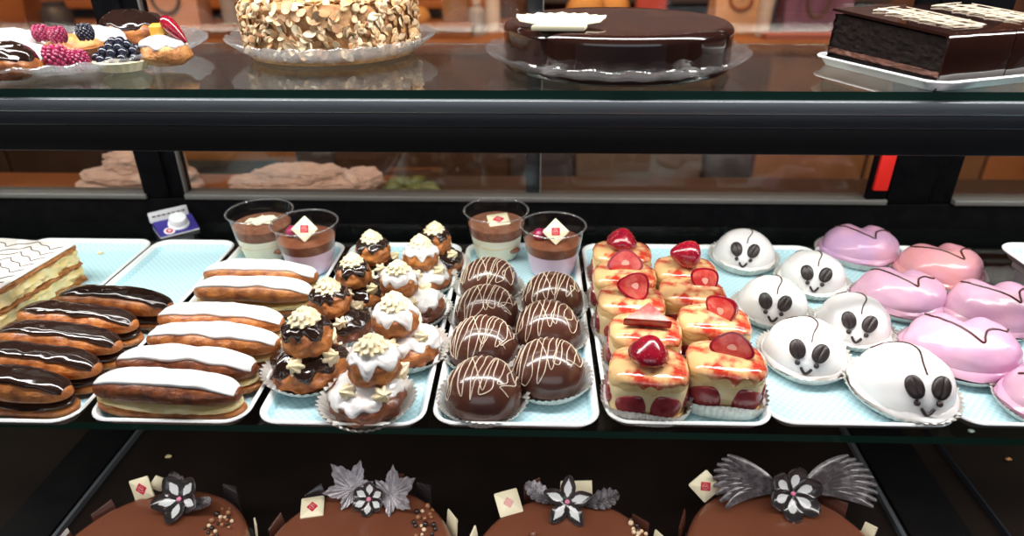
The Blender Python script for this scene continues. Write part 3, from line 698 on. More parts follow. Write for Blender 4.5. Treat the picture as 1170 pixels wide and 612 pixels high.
# ------------------------------------------------------------------ chocolate domes
def dome(label, px, py, seed, front=0.0):
    p = spot(px, py, 0.020)
    t = thing('chocolate_dome', label, 'chocolate dome', p + Vector((0, 0, 0.0014)), 0, 'drizzled chocolate domes')
    A = 0.0362
    b = Blob(A, 0.036, 0.010, 0.0105, e=0.90, ez=0.96, amp=0.015, fr=1.6, seed=seed, oct=0)
    mb = MB(); b.mesh(mb, 56, 32); mb.build('coating', 'milk_choc', t)
    R = random.Random(seed * 7 + 1); mb = MB(); pts = []
    n = 11
    for k in range(n):
        x = (-0.86 + 1.72 * k / (n - 1)) * A; lim = math.sqrt(max(0.0, (0.97 * A) ** 2 - x * x))
        yb = lim * R.uniform(0.75, 0.95); yf = -lim * R.uniform(0.45, 0.98); sk = R.uniform(0.005, 0.011)
        ends = (yb, yf) if k % 2 == 0 else (yf, yb)
        for j in range(5):
            y = ends[0] + (ends[1] - ends[0]) * j / 4
            pts.append((x + sk * (y / A) + 0.0012 * R.uniform(-1, 1), y))
    for k in range(3):       # loose loop at the right
        a = R.uniform(0, 6.28); pts.append((A * 0.62 + 0.006 * math.cos(k * 2.2 + a), -A * 0.45 + 0.006 * math.sin(k * 2.2 + a)))
    path = smooth_path([(x, y, 0) for x, y in pts], 5); P3 = []
    for q in path:
        rho = math.hypot(q.x, q.y); f = min(1.0, 0.985 * A / max(rho, 1e-9)); P3.append(b.at_xy(q.x * f, q.y * f, 0.0003))
    tube(mb, P3, 0.00075, 5, rads=[0.00050 * (0.8 + 0.5 * abs(nz(i * 0.11, seed, 0.3))) for i in range(len(P3))])
    pts = []
    for k in range(4):
        x = (-0.7 + 1.4 * k / 3) * A; lim = math.sqrt(max(0, (0.9 * A) ** 2 - x * x)); s_ = 1 if k % 2 else -1
        pts += [(x - 0.006, s_ * lim * 0.8), (x + 0.004, -s_ * lim * R.uniform(0.2, 0.7))]
    path = smooth_path([(x, y, 0) for x, y in pts], 8); P3 = []
    for q in path:
        rho = math.hypot(q.x, q.y); f = min(1.0, 0.96 * A / max(rho, 1e-9)); P3.append(b.at_xy(q.x * f, q.y * f, 0.0003))
    tube(mb, P3, 0.00038, 5)
    mb.build('drizzle', 'drizzle_white', t)
    hf = None
    if front: hf = lambda ph: front * math.exp(-((math.atan2(math.sin(ph + PI / 2 - 0.15), math.cos(ph + PI / 2 - 0.15))) / 0.7) ** 2) + 0.9 * front * math.exp(-((math.atan2(math.sin(ph + 0.25), math.cos(ph + 0.25))) / 0.45) ** 2)
    paper_case(t, 0.033, 0.0425, 0.0125, 44, seed, hf, amp=0.0016)
dome('front left chocolate dome in an upright fluted paper case', 552, 444, 1, 0.008)
dome('left column chocolate dome, second from the front', 552, 393, 2)
dome('left column chocolate dome, third from the front', 556, 355, 3)
dome('back left chocolate dome below the cream dessert cup', 559, 321, 4)
dome('front right chocolate dome with loops of drizzle', 627, 421, 5)
dome('right column chocolate dome, second from the front', 626, 374, 6)
dome('back right chocolate dome below the pink mousse cup', 631, 339, 7)

# ------------------------------------------------------------------ strawberry cakes
def berry_prof(r, h): return [(0, 0), (r * 0.55, h * 0.03), (r * 0.9, h * 0.15), (r, h * 0.32), (r * 0.88, h * 0.55), (r * 0.6, h * 0.78), (r * 0.28, h * 0.95), (0, h)]
def berry_whole(parent, M, r=0.014, h=0.026, name='strawberry'):
    pr = berry_prof(r, h); prof = smooth_path([(a, 0, z) for a, z in pr], 4); prof = [(max(0, p.x), p.z) for p in prof]; prof[0] = (0, 0); prof[-1] = (0, h)
    mb = MB(); lathe(mb, prof, 28, lambda a, k, q, z: (q * (1 + 0.03 * math.sin(3 * a)), z), 0, M); o = mb.build(name, 'berry_red', parent)
    mb = MB()
    for i in range(9):
        z = h * (0.14 + 0.085 * i); k = min(range(len(prof)), key=lambda j: abs(prof[j][1] - z)); rr = prof[k][0]
        n = max(3, int(rr / r * 11))
        for j in range(n):
            a = 2 * PI * (j + 0.5 * (i % 2)) / n; q = M @ Vector((rr * math.cos(a), rr * math.sin(a), z)); b = Blob(0.0006, 0.0006, 0.0006, 0); b.mesh(mb, 5, 4, M=Matrix.Translation(q))
    mb.build('seed', 'berry_seed', o)['kind'] = 'stuff'
    return o
def berry_half(parent, M, r=0.015, h=0.026, flat=0.5, name='strawberry_half'):
    """cut face in the local xz plane looking along -y"""
    pr = smooth_path([(a, 0, z) for a, z in berry_prof(r, h)], 4); pr = [(max(0, p.x), p.z) for p in pr]
    mb = MB()
    grid(mb, lambda u, v: Vector((pr[round(u * (len(pr) - 1))][0] * math.cos(PI * v), pr[round(u * (len(pr) - 1))][0] * math.sin(PI * v) * flat, pr[round(u * (len(pr) - 1))][1])), len(pr) - 1, 14, 0, False, M)
    out = [(x, z) for x, z in pr] + [(-x, z) for x, z in reversed(pr)]
    cz = h * 0.42; rings = []
    for k in (1.0, 0.86, 0.5, 0.22):
        rings.append([(x * k, -0.0004 - 0.0012 * (1 - k), cz + (z - cz) * k) for x, z in out])
    N = len(out); vs = [p for r_ in rings for p in r_] + [(0, -0.001, cz)]
    for i, mi in enumerate((0, 1, 1)): mb.add(rings[i] + rings[i + 1], ringfaces(0, N, N), mi, M)
    mb.add(rings[3] + [(0, -0.001, cz)], [(j, (j + 1) % N, N) for j in range(N)], 2, M)
    return mb.build(name, ['berry_red', 'berry_flesh', 'berry_core'], parent)
def strawberry_cake(label, px, py, top, seed, rz=0.0, s=1.0):
    p = at(px, py, ZT + 0.052); p.z = ZT + 0.0014
    t = thing('strawberry_cake', label, 'strawberry cake', p, rz - 0.4 * math.atan2(p.x, p.y), 'round strawberry cakes')
    A = 0.0355 * s; R = random.Random(seed)
    def O(a):        # rounded oblong outline, wider than deep
        c, q = abs(math.cos(a)), abs(math.sin(a)); return (c ** 3.0 + (q / 0.80) ** 3.0) ** (-1 / 3.0)
    w = lambda a, k, r, z: (r * O(a) * (1 + 0.035 * nz(math.cos(a) * 2 + seed, math.sin(a) * 2, k * 0.3) + 0.012 * nz(math.cos(a) * 9, math.sin(a) * 9, k + seed)), z)
    mb = MB(); lathe(mb, [(0, 0), (A * 0.98, 0), (A, 0.002), (A, 0.006), (A * 0.97, 0.008), (0, 0.008)], 64, w); mb.build('lower_sponge', 'sponge', t)
    mb = MB(); lathe(mb, [(0, 0.0075), (A * 0.955, 0.0075), (A * 0.96, 0.020), (A * 0.985, 0.027), (A * 1.0, 0.033), (A * 0.98, 0.0365), (0, 0.0365)], 64, lambda a, k, r, z: (r * O(a) * (1 + 0.035 * nz(math.cos(a) * 2.5 + seed, math.sin(a) * 2.5, k * 0.7)), z)); mb.build('cream_layer', 'sponge_cream', t)
    mb = MB(); lathe(mb, [(0, 0.034), (A * 0.97, 0.034), (A * 1.01, 0.037), (A * 1.0, 0.0435), (A * 0.95, 0.0475), (A * 0.8, 0.0505), (0, 0.053)], 64, lambda a, k, r, z: (w(a, k, r, z)[0], z + (0.0045 * nz(math.cos(a) * 3 + seed, math.sin(a) * 3, 4) if k < 3 else 0))); mb.build('upper_sponge', 'sponge', t)
    mb = MB(); lathe(mb, [(A * 1.0, 0.0425), (A * 1.012, 0.0440), (A * 0.96, 0.0484), (A * 0.8, 0.0514), (A * 0.4, 0.0534), (0, 0.0540)], 64, lambda a, k, r, z: (w(a, k + 3, r, z)[0], z - (0.009 * nz(math.cos(a) * 3.2 + seed, math.sin(a) * 3.2, 1) if k < 1 else (0.0045 * nz(math.cos(a) * 3.2 + seed, math.sin(a) * 3.2, 1) if k < 2 else 0))))
    mb.build('glaze', 'berry_glaze', t, sharp=0)
    def side(name, a0, wd, ht, zc, lean):
        mb = MB()
        def P(u, v):
            q = 2 * PI * v; tip = 0.5 + 0.5 * math.sin(q)
            x = wd * math.cos(q) * (1.0 - 0.50 * tip ** 1.6) * u; z = ht / 2 * math.sin(q) * u
            x, z = x * math.cos(lean) - z * math.sin(lean), x * math.sin(lean) + z * math.cos(lean)
            a = a0 + x / (A * 0.92)
            rr = A * 0.972 * O(a) + 0.0022 * math.sqrt(max(0, 1 - u ** 3)) + (0.0008 if u < 1 else -0.0015)
            return Vector((rr * math.cos(a), rr * math.sin(a), zc + z))
        grid(mb, P, 8, 32, 0, True)
        for i in range(len(mb.f)):
            if i < 32 * 5: mb.m[i] = 1
        mb.build(name, ['berry_side', 'berry_side'], t)
    for k in range(6):       # cut strawberries standing round the side
        side('strawberry_slice', -PI / 2 + (k + 0.5) * PI / 3 + rad(R.uniform(-5, 5)), 0.0180, 0.0300, 0.0200 + R.uniform(-0.001, 0.002), rad(28 if k % 2 == 0 else -28))
    # fluted lace band low round the front
    paper_case(t, A * 1.03, A * 1.15, 0.0155, 40, seed, lambda ph: 0.004 * math.sin(ph * 2 + seed), mat_='lace_paper', amp=0.0013, outline=O)
    zt = 0.0530; I = Matrix.Translation
    if top == 'whole': berry_whole(t, I((-0.003, -0.004, zt - 0.002)) @ Matrix.Rotation(rad(-12), 4, 'X') @ Matrix.Rotation(rad(8), 4, 'Y'), 0.0185, 0.0275)
    elif top == 'side': berry_whole(t, I((0.012, -0.002, zt + 0.0105)) @ Matrix.Rotation(rad(-78), 4, 'Y') @ Matrix.Rotation(rad(10), 4, 'X'), 0.0165, 0.034)
    elif top == 'half': berry_half(t, I((0.002, -0.004, zt - 0.002)) @ Matrix.Rotation(rad(-14), 4, 'Z') @ Matrix.Rotation(rad(-16), 4, 'X'), 0.0200, 0.025, 0.8)
    elif top == 'face': berry_half(t, I((0.000, -0.004, zt - 0.003)) @ Matrix.Rotation(rad(4), 4, 'Z') @ Matrix.Rotation(rad(-22), 4, 'X'), 0.0205, 0.027, 0.7)
    elif top == 'flat': berry_half(t, I((0.017, 0.000, zt + 0.0085)) @ Matrix.Rotation(rad(38), 4, 'X') @ Matrix.Rotation(rad(86), 4, 'Z') @ Matrix.Rotation(rad(-90), 4, 'X'), 0.0165, 0.034, 0.5)
    elif top == 'wedge':
        mb = MB(); pts = [(-0.023, -0.006), (0.023, -0.007), (0.002, 0.019)]
        prism(mb, pts, 0, 0.010, 0.0014, 0, I((0, -0.002, zt + 0.003)) @ Matrix.Rotation(rad(14), 4, 'X'), 1)
        mb.build('strawberry_wedge', ['berry_red', 'berry_flesh'], t)
    elif top == 'slice':
        berry_half(t, I((0.002, 0.0, zt - 0.001)) @ Matrix.Rotation(rad(12), 4, 'Z') @ Matrix.Rotation(rad(-35), 4, 'X') @ Matrix.Rotation(rad(60), 4, 'Y'), 0.0165, 0.030, 0.6)
    elif top == 'lean':
        berry_half(t, I((0.004, -0.002, zt + 0.006)) @ Matrix.Rotation(rad(-40), 4, 'Z') @ Matrix.Rotation(rad(-10), 4, 'X') @ Matrix.Rotation(rad(-70), 4, 'Y') @ I((0, 0, -0.015)), 0.0165, 0.034, 0.9)
    return t
SC = [('front left strawberry cake topped with a whole upright strawberry', 742, 413, 'whole', 1), ('left column strawberry cake topped with a flat triangular wedge', 738, 372, 'wedge', 2),
      ('left column strawberry cake topped with a cut half lying flat', 722, 338, 'flat', 3), ('left column strawberry cake, second from the back, cut half facing out', 714, 309, 'face', 4),
      ('back left strawberry cake topped with a whole round strawberry', 711, 284, 'whole', 5),
      ('front right strawberry cake topped with half a strawberry', 831, 406, 'half', 6), ('right column strawberry cake with a leaning half, second from the front', 817, 361, 'lean', 7),
      ('right column strawberry cake topped with a thin slice, third from the front', 792, 329, 'slice', 8), ('back right strawberry cake with a strawberry lying on its side', 784, 303, 'side', 9)]
for lb, px, py, tp, sd in SC: strawberry_cake(lb, px, py, tp, sd)

# ------------------------------------------------------------------ mouse cakes
def adiff(a, b): return math.atan2(math.sin(a - b), math.cos(a - b))
def mouse(label, px, py, rz, seed, s=1.0, c=0.034, tilt=0.0):
    p = spot(px, py, 0.018); rz = rz - math.atan2(p.x, p.y)
    t = thing('mouse_cake', label, 'mouse cake', p + Vector((0, 0, 0.0014)), rz, 'white iced mouse cakes')
    NO = -PI / 2
    R = lambda ph: 1 + 0.06 * math.exp(-(adiff(ph, NO) / 0.55) ** 2) + 0.012 * math.sin(3 * ph + seed)
    def warp(q):     # snout lower than the back, a soft skirt where the icing runs out
        q = q.copy(); f = max(0.0, -q.y / (0.045 * s)); q.z -= 0.003 * s * f * f * max(0, q.z / (0.04 * s)); return q
    b = Blob(0.0395 * s, c * s, 0.009 * s, 0.0115 * s, e=0.84, ez=0.95, amp=0.05, fr=1.7, seed=seed, R=R, sy=1.02, warp=warp, oct=0.22)
    mb = MB(); b.mesh(mb, 56, 36); mb.build('icing', 'mouse_icing', t)
    sk = Blob(0.0425 * s, 0.010 * s, 0.006 * s, 0.0085 * s, e=0.6, amp=0.07, fr=2.5, seed=seed + 2, R=R, sy=1.02)
    mb = MB(); sk.mesh(mb, 56, 16); mb.build('icing_skirt', 'mouse_icing', t)
    # ears: coffee beans
    for k, (th, ph, lean) in enumerate(((rad(49), NO - rad(19), 17), (rad(49), NO + rad(19), -17))):
        q = b.pt(th, ph); bl = Blob(0.0076 * s, 0.0100 * s, 0.0100 * s, 0, e=0.9, sy=0.50, oct=0)
        def bw(v):
            v = v.copy(); g = math.exp(-(v.x / 0.0011) ** 2)
            if v.y < 0: v.y += 0.0012 * g
            return v
        bl.warp = bw
        mb = MB(); bl.mesh(mb, 40, 18); o = mb.build('bean_ear', 'bean_choc', t, loc=q + Vector((0, -0.0016, 0.0016)) * s)
        o.rotation_euler = (Matrix.Rotation(rad(-40), 3, 'X') @ Matrix.Rotation(rad(-lean), 3, 'Y')).to_euler()
    for sgn in (-1, 1):
        q = b.pt(rad(68), NO + sgn * rad(12.5), 0.0010); mb = MB(); Blob(0.0026 * s, 0.0026 * s, 0.0026 * s, 0).mesh(mb, 14, 10); mb.build('eye', 'bean_choc', t, loc=q)
    q = [b.pt(rad(77 + d), NO + rad(a), 0.0006) for a, d in ((-7, -3), (-4, 3), (0, 7), (4, 3), (7, -3))]
    mb = MB(); tube(mb, smooth_path(q, 4), 0.0014 * s, 6); mb.build('mouth', 'bean_choc', t)
    path = [(30, -90 + 4), (16, -80), (8, 30), (24, 80), (42, 95), (56, 112), (52, 132), (40, 128), (44, 112)]
    q = []
    for th, ph in path: q.append(b.pt(rad(th), rad(ph), 0.0004))
    q = smooth_path(q, 7); qq = []
    for v in q:
        u = b.at_xy(v.x, v.y, 0.0004); qq.append(u)
    mb = MB(); tube(mb, qq, 0.00075 * s, 5); mb.build('piped_tail', 'choc_line', t)
    paper_case(t, 0.037 * s, 0.0462 * s, 0.0115, 46, seed, None, outline=R, sy=1.02, amp=0.0016)
    return t
mouse('white mouse cake at the back left, beside the strawberry cakes', 850, 287, rad(2), 1, 0.96)
mouse('white mouse cake at the back right, below the lilac heart cake', 928, 313, rad(8), 2, 0.95)
mouse('white mouse cake in the left column, between back and front mice', 882, 344, rad(6), 3, 0.95)
mouse('white mouse cake in the middle right, beside the pink heart cakes', 976, 366, rad(9), 4, 0.95)
mouse('white mouse cake at the front left of its tray', 920, 398, rad(7), 5, 1.0)
mouse('front-most white mouse cake turned to the right with curled tail', 1032, 436, rad(32), 6, 1.10)

# ------------------------------------------------------------------ heart cakes
def heart(label, px, py, rz, m, seed, s=1.0, sy=0.74):
    p = spot(px, py, 0.020)
    t = thing('heart_cake', label, 'heart cake', p + Vector((0, 0, 0.0014)), rz, 'pink iced heart cakes')
    CL = PI / 2
    def R(ph): return 1 - 0.30 * math.exp(-(adiff(ph, CL) / 0.30) ** 2) + 0.16 * math.exp(-(adiff(ph, -CL) / 0.50) ** 2) - 0.04 * math.cos(2 * ph)
    def warp(q):
        q = q.copy(); q.z -= 0.010 * s * math.exp(-(q.x / (0.010 * s)) ** 2) * max(0.0, min(1.0, (q.y + 0.01) / 0.04)) * (q.z / 0.04 if q.z > 0 else 0); return q
    b = Blob(0.0525 * s, 0.031 * s, 0.010 * s, 0.0145 * s, e=0.76, ez=0.95, amp=0.06, fr=1.7, seed=seed, R=R, sy=sy, warp=warp, oct=0.25)
    mb = MB(); b.mesh(mb, 64, 36); mb.build('icing', m, t)
    sk = Blob(0.0570 * s, 0.0125 * s, 0.008 * s, 0.0105 * s, e=0.62, amp=0.06, fr=2.5, seed=seed + 2, R=R, sy=sy)
    mb = MB(); sk.mesh(mb, 64, 14); mb.build('icing_skirt', m, t)
    pts = [(-0.032, 0.020), (-0.030, 0.012), (-0.020, -0.001), (-0.006, -0.016), (0.006, -0.0275), (0.009, -0.019), (0.013, -0.010), (0.022, -0.003), (0.032, 0.000), (0.036, 0.008)]
    q = [b.at_xy(v.x * s, v.y * s * sy / 0.74, 0.0005) for v in smooth_path([(x, y, 0) for x, y in pts], 6)]
    mb = MB(); tube(mb, q, 0.00105, 6); mb.build('piped_line', 'choc_line', t)
    paper_case(t, 0.050 * s, 0.0605 * s, 0.010, 54, seed, None, outline=R, sy=sy, amp=0.0016)
    return t
heart('lilac heart cake at the back, behind the mouse cakes', 983, 279, rad(-8), 'lilac_icing', 1, 0.95)
heart('peach pink heart cake at the back right corner of its tray', 1074, 303, rad(4), 'peach_icing', 2, 0.98)
heart('pink heart cake second from the back on the left', 1028, 332, rad(-10), 'pink_icing', 3, 0.95)
heart('lilac pink heart cake at the right side, cut by the edge', 1136, 350, rad(-6), 'pink_icing', 4, 1.0)
heart('large pink heart cake in front, next to the front mouse', 1098, 394, rad(-16), 'pink_icing', 5, 1.04)
heart('front right pink heart cake, mostly outside the photo', 1206, 446, rad(22), 'pink_icing', 6, 0.94)
# ------------------------------------------------------------------ glass plates on the upper shelf
I4 = Matrix.Translation
def glass_plate(label, cx, cy, r, n=30, deep=0.014, scal=0.03, pm='plate_glass'):
    mb = MB(); z0 = ZU + 0.0004
    def fn(a, k, rr, z):
        u = max(0.0, rr / r - 0.55) / 0.45
        return rr * (1 + scal * u * u * abs(math.cos(n * a / 2))), z + 0.0012 * u * math.cos(n * a)
    up = [(r * 0.60, 0.0), (r * 0.72, 0.0015), (r * 0.84, deep * 0.35), (r * 0.93, deep * 0.7), (r, deep)]
    prof = [(0, 0)] + up + [(r * 1.004, deep + 0.0012), (r * 0.995, deep + 0.0024)] + [(a * 0.995, z + 0.0026) for a, z in reversed(up[:-1])] + [(0, 0.0026)]
    lathe(mb, prof, n * 8, fn)
    o = mb.build('glass_plate', pm, None, loc=(cx, cy, z0)); return tag(o, label, 'plate', 'pressed glass plates on the upper shelf')
PZ = ZU + 0.0034

# almond cake
c = at(377, 66, ZU); AX, AY = c.x, 0.790
glass_plate('fluted glass plate under the almond flake cake', AX, AY, 0.1140, deep=0.021)
ac = thing('almond_cake', 'round cake covered all over in toasted almond flakes', 'cake', (AX, AY, PZ))
AR, AH = 0.094, 0.058
mb = MB(); lathe(mb, [(0, 0), (AR * 0.97, 0), (AR, 0.003), (AR, AH - 0.006), (AR - 0.006, AH), (0, AH + 0.001)], 64, lambda a, k, r, z: (r * (1 + 0.012 * nz(math.cos(a) * 6, math.sin(a) * 6, z * 60)), z)); mb.build('cake_body', 'almond_under', ac)
def flake(mb, M, L, Wd, cup):
    n = 10; vs = []
    for sgn in (1, -1):
        for q in (1.0, 0.55):
            for i in range(n):
                a = 2 * PI * i / n; x = L / 2 * math.cos(a) * q; y = Wd / 2 * math.sin(a) * q * (1 - 0.25 * math.cos(a))
                vs.append((x, y, cup * (x * x) / (L / 2) ** 2 + sgn * 0.00035 * (1.2 - q)))
        vs.append((0, 0, sgn * 0.0004))
    fs = ringfaces(0, n, n) + [(n + i, n + (i + 1) % n, 2 * n) for i in range(n)]
    o = 2 * n + 1
    fs += [(o + i, o + n + i, o + n + (i + 1) % n, o + (i + 1) % n) for i in range(n)] + [(o + n + i, 2 * o - 1, o + n + (i + 1) % n) for i in range(n)]
    fs += [(i, o + i, o + (i + 1) % n, (i + 1) % n) for i in range(n)]
    mb.add(vs, fs, 0, M)
R = random.Random(5); spots = []
for i in range(1150):
    if i < 770:
        a = R.uniform(0, 2 * PI); z = R.uniform(0.009, AH); nrm = Vector((math.cos(a), math.sin(a), R.uniform(-0.1, 0.25))); p = Vector((AR * math.cos(a), AR * math.sin(a), z)) + nrm * 0.0022
    else:
        a = R.uniform(0, 2 * PI); q = AR * math.sqrt(R.uniform(0, 1)); nrm = Vector((0.2 * math.cos(a), 0.2 * math.sin(a), 1)); p = Vector((q * math.cos(a), q * math.sin(a), AH + 0.002))
    nrm += Vector((R.uniform(-1, 1), R.uniform(-1, 1), R.uniform(-1, 1))) * 0.65; nrm.normalize()
    rot = nrm.to_track_quat('Z', 'Y').to_matrix().to_4x4() @ Matrix.Rotation(R.uniform(0, 6.28), 4, 'Z')
    spots.append((p, I4(p) @ rot))
def towards(s):
    p = s[0]; r = math.hypot(p.x, p.y); return -(-p.y / max(r, 1e-6) + (0.1 if r > AR else -1.0)) + 0.4 * abs(p.x) / AR
spots.sort(key=towards)
protos = []
for k in range(4):
    mb = MB(); flake(mb, Matrix(), 0.0140 - 0.0016 * k, 0.0090 - 0.0011 * k, 0.0012 - 0.0005 * k); protos.append(mb)
pos = []
for i, (p, M) in enumerate(spots[:100]):
    if i < 4: o = protos[i].build('almond_flake', 'almond', ac); pos.append(o)
    else: o = pos[i % 4].copy(); COL.objects.link(o); o.parent = ac
    o.matrix_local = M
mb = MB()
for i, (p, M) in enumerate(spots[100:]): flake(mb, M, 0.0140 - 0.0055 * R.random(), 0.0090 - 0.0035 * R.random(), R.uniform(-0.0006, 0.0014))
mb.build('almond_flakes', 'almond', ac, sharp=0)['kind'] = 'stuff'
mb = MB()
for k in range(5): rosette(mb, 0.013, 0.014, 7, 1.4, 0.15, I4((0.045 * math.cos(k * 1.26 + 2), 0.045 * math.sin(k * 1.26 + 2), AH + 0.002)))
mb.build('cream_topping', 'butter_cream', ac)

# dark chocolate cake
c = at(702, 76, ZU); CX, CY = c.x, 0.722
glass_plate('wide clear glass plate under the dark chocolate cake', CX, CY, 0.1345, 24, 0.018, 0.012, 'plate_clear')
cc = thing('chocolate_cake', 'round dark chocolate cake with mirror glaze and white fan ornament', 'cake', (CX, CY, PZ))
CR, CH = 0.1165, 0.0435
mb = MB(); lathe(mb, [(0, 0)] + [(CR * 0.985, 0), (CR + 0.001, 0.002), (CR, 0.006), (CR - 0.0003, CH * 0.5)] + [(CR - 0.009 + 0.009 * math.cos(rad(a)), CH - 0.009 + 0.009 * math.sin(rad(a))) for a in range(0, 91, 10)] + [(CR * 0.6, CH + 0.0004), (0, CH + 0.0005)], 96, lambda a, k, r, z: (r * (1 + 0.004 * nz(math.cos(a) * 3, math.sin(a) * 3, 2)), z + 0.0004 * nz(math.cos(a) * 2, math.sin(a) * 2, r * 30)))
mb.build('glazed_body', 'dark_mirror', cc, sharp=80)
mb = MB(); n = 11      # fan of white chocolate lying on the rim
for k in range(n):
    a = rad(150 - 130 * k / (n - 1)); L = 0.056 if k not in (0, n - 1) else 0.045
    pts = [(0, 0), (L * 0.45, -0.0075), (L * 0.85, -0.0085), (L, 0.0), (L * 0.85, 0.0085), (L * 0.45, 0.0075)]
    prism(mb, pts, 0.0004 * (k % 2), 0.0018 + 0.0006 * (k % 2), 0.0006, 0, I4((-0.062, -0.072, CH + 0.0008)) @ Matrix.Rotation(a, 4, 'Z') @ Matrix.Rotation(rad(-6), 4, 'Y'))
prism(mb, [(-0.022, -0.010), (0.026, -0.014), (0.030, 0.004), (-0.016, 0.008)], 0, 0.0045, 0.0008, 0, I4((-0.066, -0.080, CH + 0.001)))
o = mb.build('white_chocolate_fan', 'white_choc', cc)

# chocolate slab pieces on the white tray
k0 = at(1072, 89, ZU + 0.012); k1 = at(940, 70, ZU + 0.012)
CL_ = 0.138; ang = rad(90 + 21)
stt = tray_mesh(0.34, CL_ + 0.022, h=0.010, rc=0.02)
# tray axes: local +x runs right along the slab, +y back along the cut face
oang = ang - PI / 2
ux = Vector((math.cos(oang), math.sin(oang), 0)); uy = Vector((-math.sin(oang), math.cos(oang), 0))
org = Vector((k0.x, k0.y, ZU)) 
ct = org + ux * (0.17 - 0.012) + uy * (CL_ / 2 - 0.001)
o = stt.build('cake_tray', ['tray_rim', 'tray_rim', 'tray_rim'], None, sharp=40, loc=(ct.x, ct.y, ZU + 0.0004), rot=(0, 0, oang)); tag(o, 'white tray under the chocolate slab cake at top right', 'tray')
def slab_piece(label, x0, x1, seed, h0=0.047, h1=0.054):
    t = thing('slab_cake', label, 'slab cake', org + ux * x0 + Vector((0, 0, 0.0019)), oang, 'pieces of chocolate slab cake')
    W = x1 - x0; L = CL_
    def lay(name, a, b, m, ins, amp, sd, nu=14):
        mb = MB(); N = 200
        def outl(v):
            dd_ = (v % 1.0) * 2 * (W + L)
            if dd_ < L: return 0.0, dd_, -1, 0
            dd_ -= L
            if dd_ < W: return dd_, L, 0, 1
            dd_ -= W
            if dd_ < L: return W, L - dd_, 1, 0
            dd_ -= L
            return W - dd_, 0.0, 0, -1
        def P(u, v):
            x, y, nx, ny = outl(v); hh = h0 + (h1 - h0) * (y / L)
            k = -ins + amp * (nz(x * 90 + sd, y * 90, u * 5 * (b - a) * 3 + sd) + 0.7 * nz(x * 260, y * 260 + sd, u * 14))
            return Vector((x + nx * k, y + ny * k, hh * (a + (b - a) * u)))
        grid(mb, P, nu, N, 0, True); mb.add([P(1, j / N) for j in range(N)], [tuple(range(N))]); mb.add([P(0, j / N) for j in range(N)], [tuple(range(N))])
        return mb.build(name, m, t)
    lay('lower_sponge', 0.0, 0.20, 'dark_crumb', 0.003, 0.0016, seed); lay('cream_layer', 0.195, 0.30, 'choc_cream', 0.0024, 0.0016, seed + 3, 6); lay('upper_sponge', 0.295, 0.90, 'dark_crumb', 0.003, 0.0018, seed + 5, 18)
    # glaze over the top and the front side
    mb = MB(); n = 24
    def top(u, v):
        x = W * u; y = L * v; return Vector((x, y, h0 + (h1 - h0) * v + 0.0006 * nz(x * 40 + seed, y * 40, 1)))
    ring = []
    ov = 0.0012
    prof = [(-ov, 0.0, 'f')]
    vs = []; N = 28
    for i in range(N + 1):
        y_list = [(-0.0012, 0.0), (-0.0015, 0.3), (-0.0014, 0.6), (-0.0012, 0.9), (0.0008, 0.985), (0.004, 1.0), (L * 0.3, None), (L * 0.6, None), (L * 0.9, None), (L, None)]
        x = W * i / N
        for y, f in y_list:
            yy = max(y, 0); h = h0 + (h1 - h0) * yy / L
            z = h * f if f is not None else h
            vs.append(Vector((x + (0.0 if 0 < i < N else (0.0006 if i else -0.0006)), y + (0.0006 * nz(x * 50, z * 50, seed) if f is not None else 0), z + (0.0005 * nz(x * 40 + seed, y * 30, 3) if f is None else 0))))
    m = 10
    fs = [(i * m + j, i * m + j + 1, (i + 1) * m + j + 1, (i + 1) * m + j) for i in range(N) for j in range(m - 1)]
    mb.add(vs, fs)
    lo = [v - Vector((0, -0.002, 0.0025)) for v in vs]; mb.add(lo, [tuple(reversed(f)) for f in fs])
    nV = len(vs)
    edge = [i * m for i in range(N + 1)]
    o_ = 0
    def strip(idx):
        a = [vs[i] for i in idx] + [lo[i] for i in idx]; k = len(idx); mb.add(a, [(i, i + 1, k + i + 1, k + i) for i in range(k - 1)])
    strip([j for j in range(m)]); strip([N * m + j for j in range(m)]); strip([i * m + m - 1 for i in range(N + 1)]); strip(edge)
    mb.build('glaze', 'dark_mirror', t, sharp=60)
    RR = random.Random(seed); mb = MB(); pts = []
    for k in range(12):
        x = W * (0.30 + 0.68 * (k % 2) * RR.uniform(0.8, 1.0)); y = L * (0.10 + 0.8 * k / 11 + RR.uniform(-0.03, 0.03)); pts.append((x, y, h0 + (h1 - h0) * y / L + 0.0012))
    tube(mb, smooth_path(pts, 3), 0.0007, 5)
    pts = []
    for k in range(6):
        y = L * (0.15 + 0.7 * (k % 2)) ; x = W * (0.35 + 0.6 * k / 5); pts.append((x, y, h0 + (h1 - h0) * y / L + 0.0014))
    tube(mb, smooth_path(pts, 3), 0.0007, 5)
    mb.build('white_drizzle', 'drizzle_white', t)
    return t
slab_piece('chocolate slab cake piece with its dark crumb cut face showing', 0.0, 0.078, 2)
slab_piece('chocolate slab cake piece at the top right corner, behind the cut one', 0.0805, 0.17, 9)

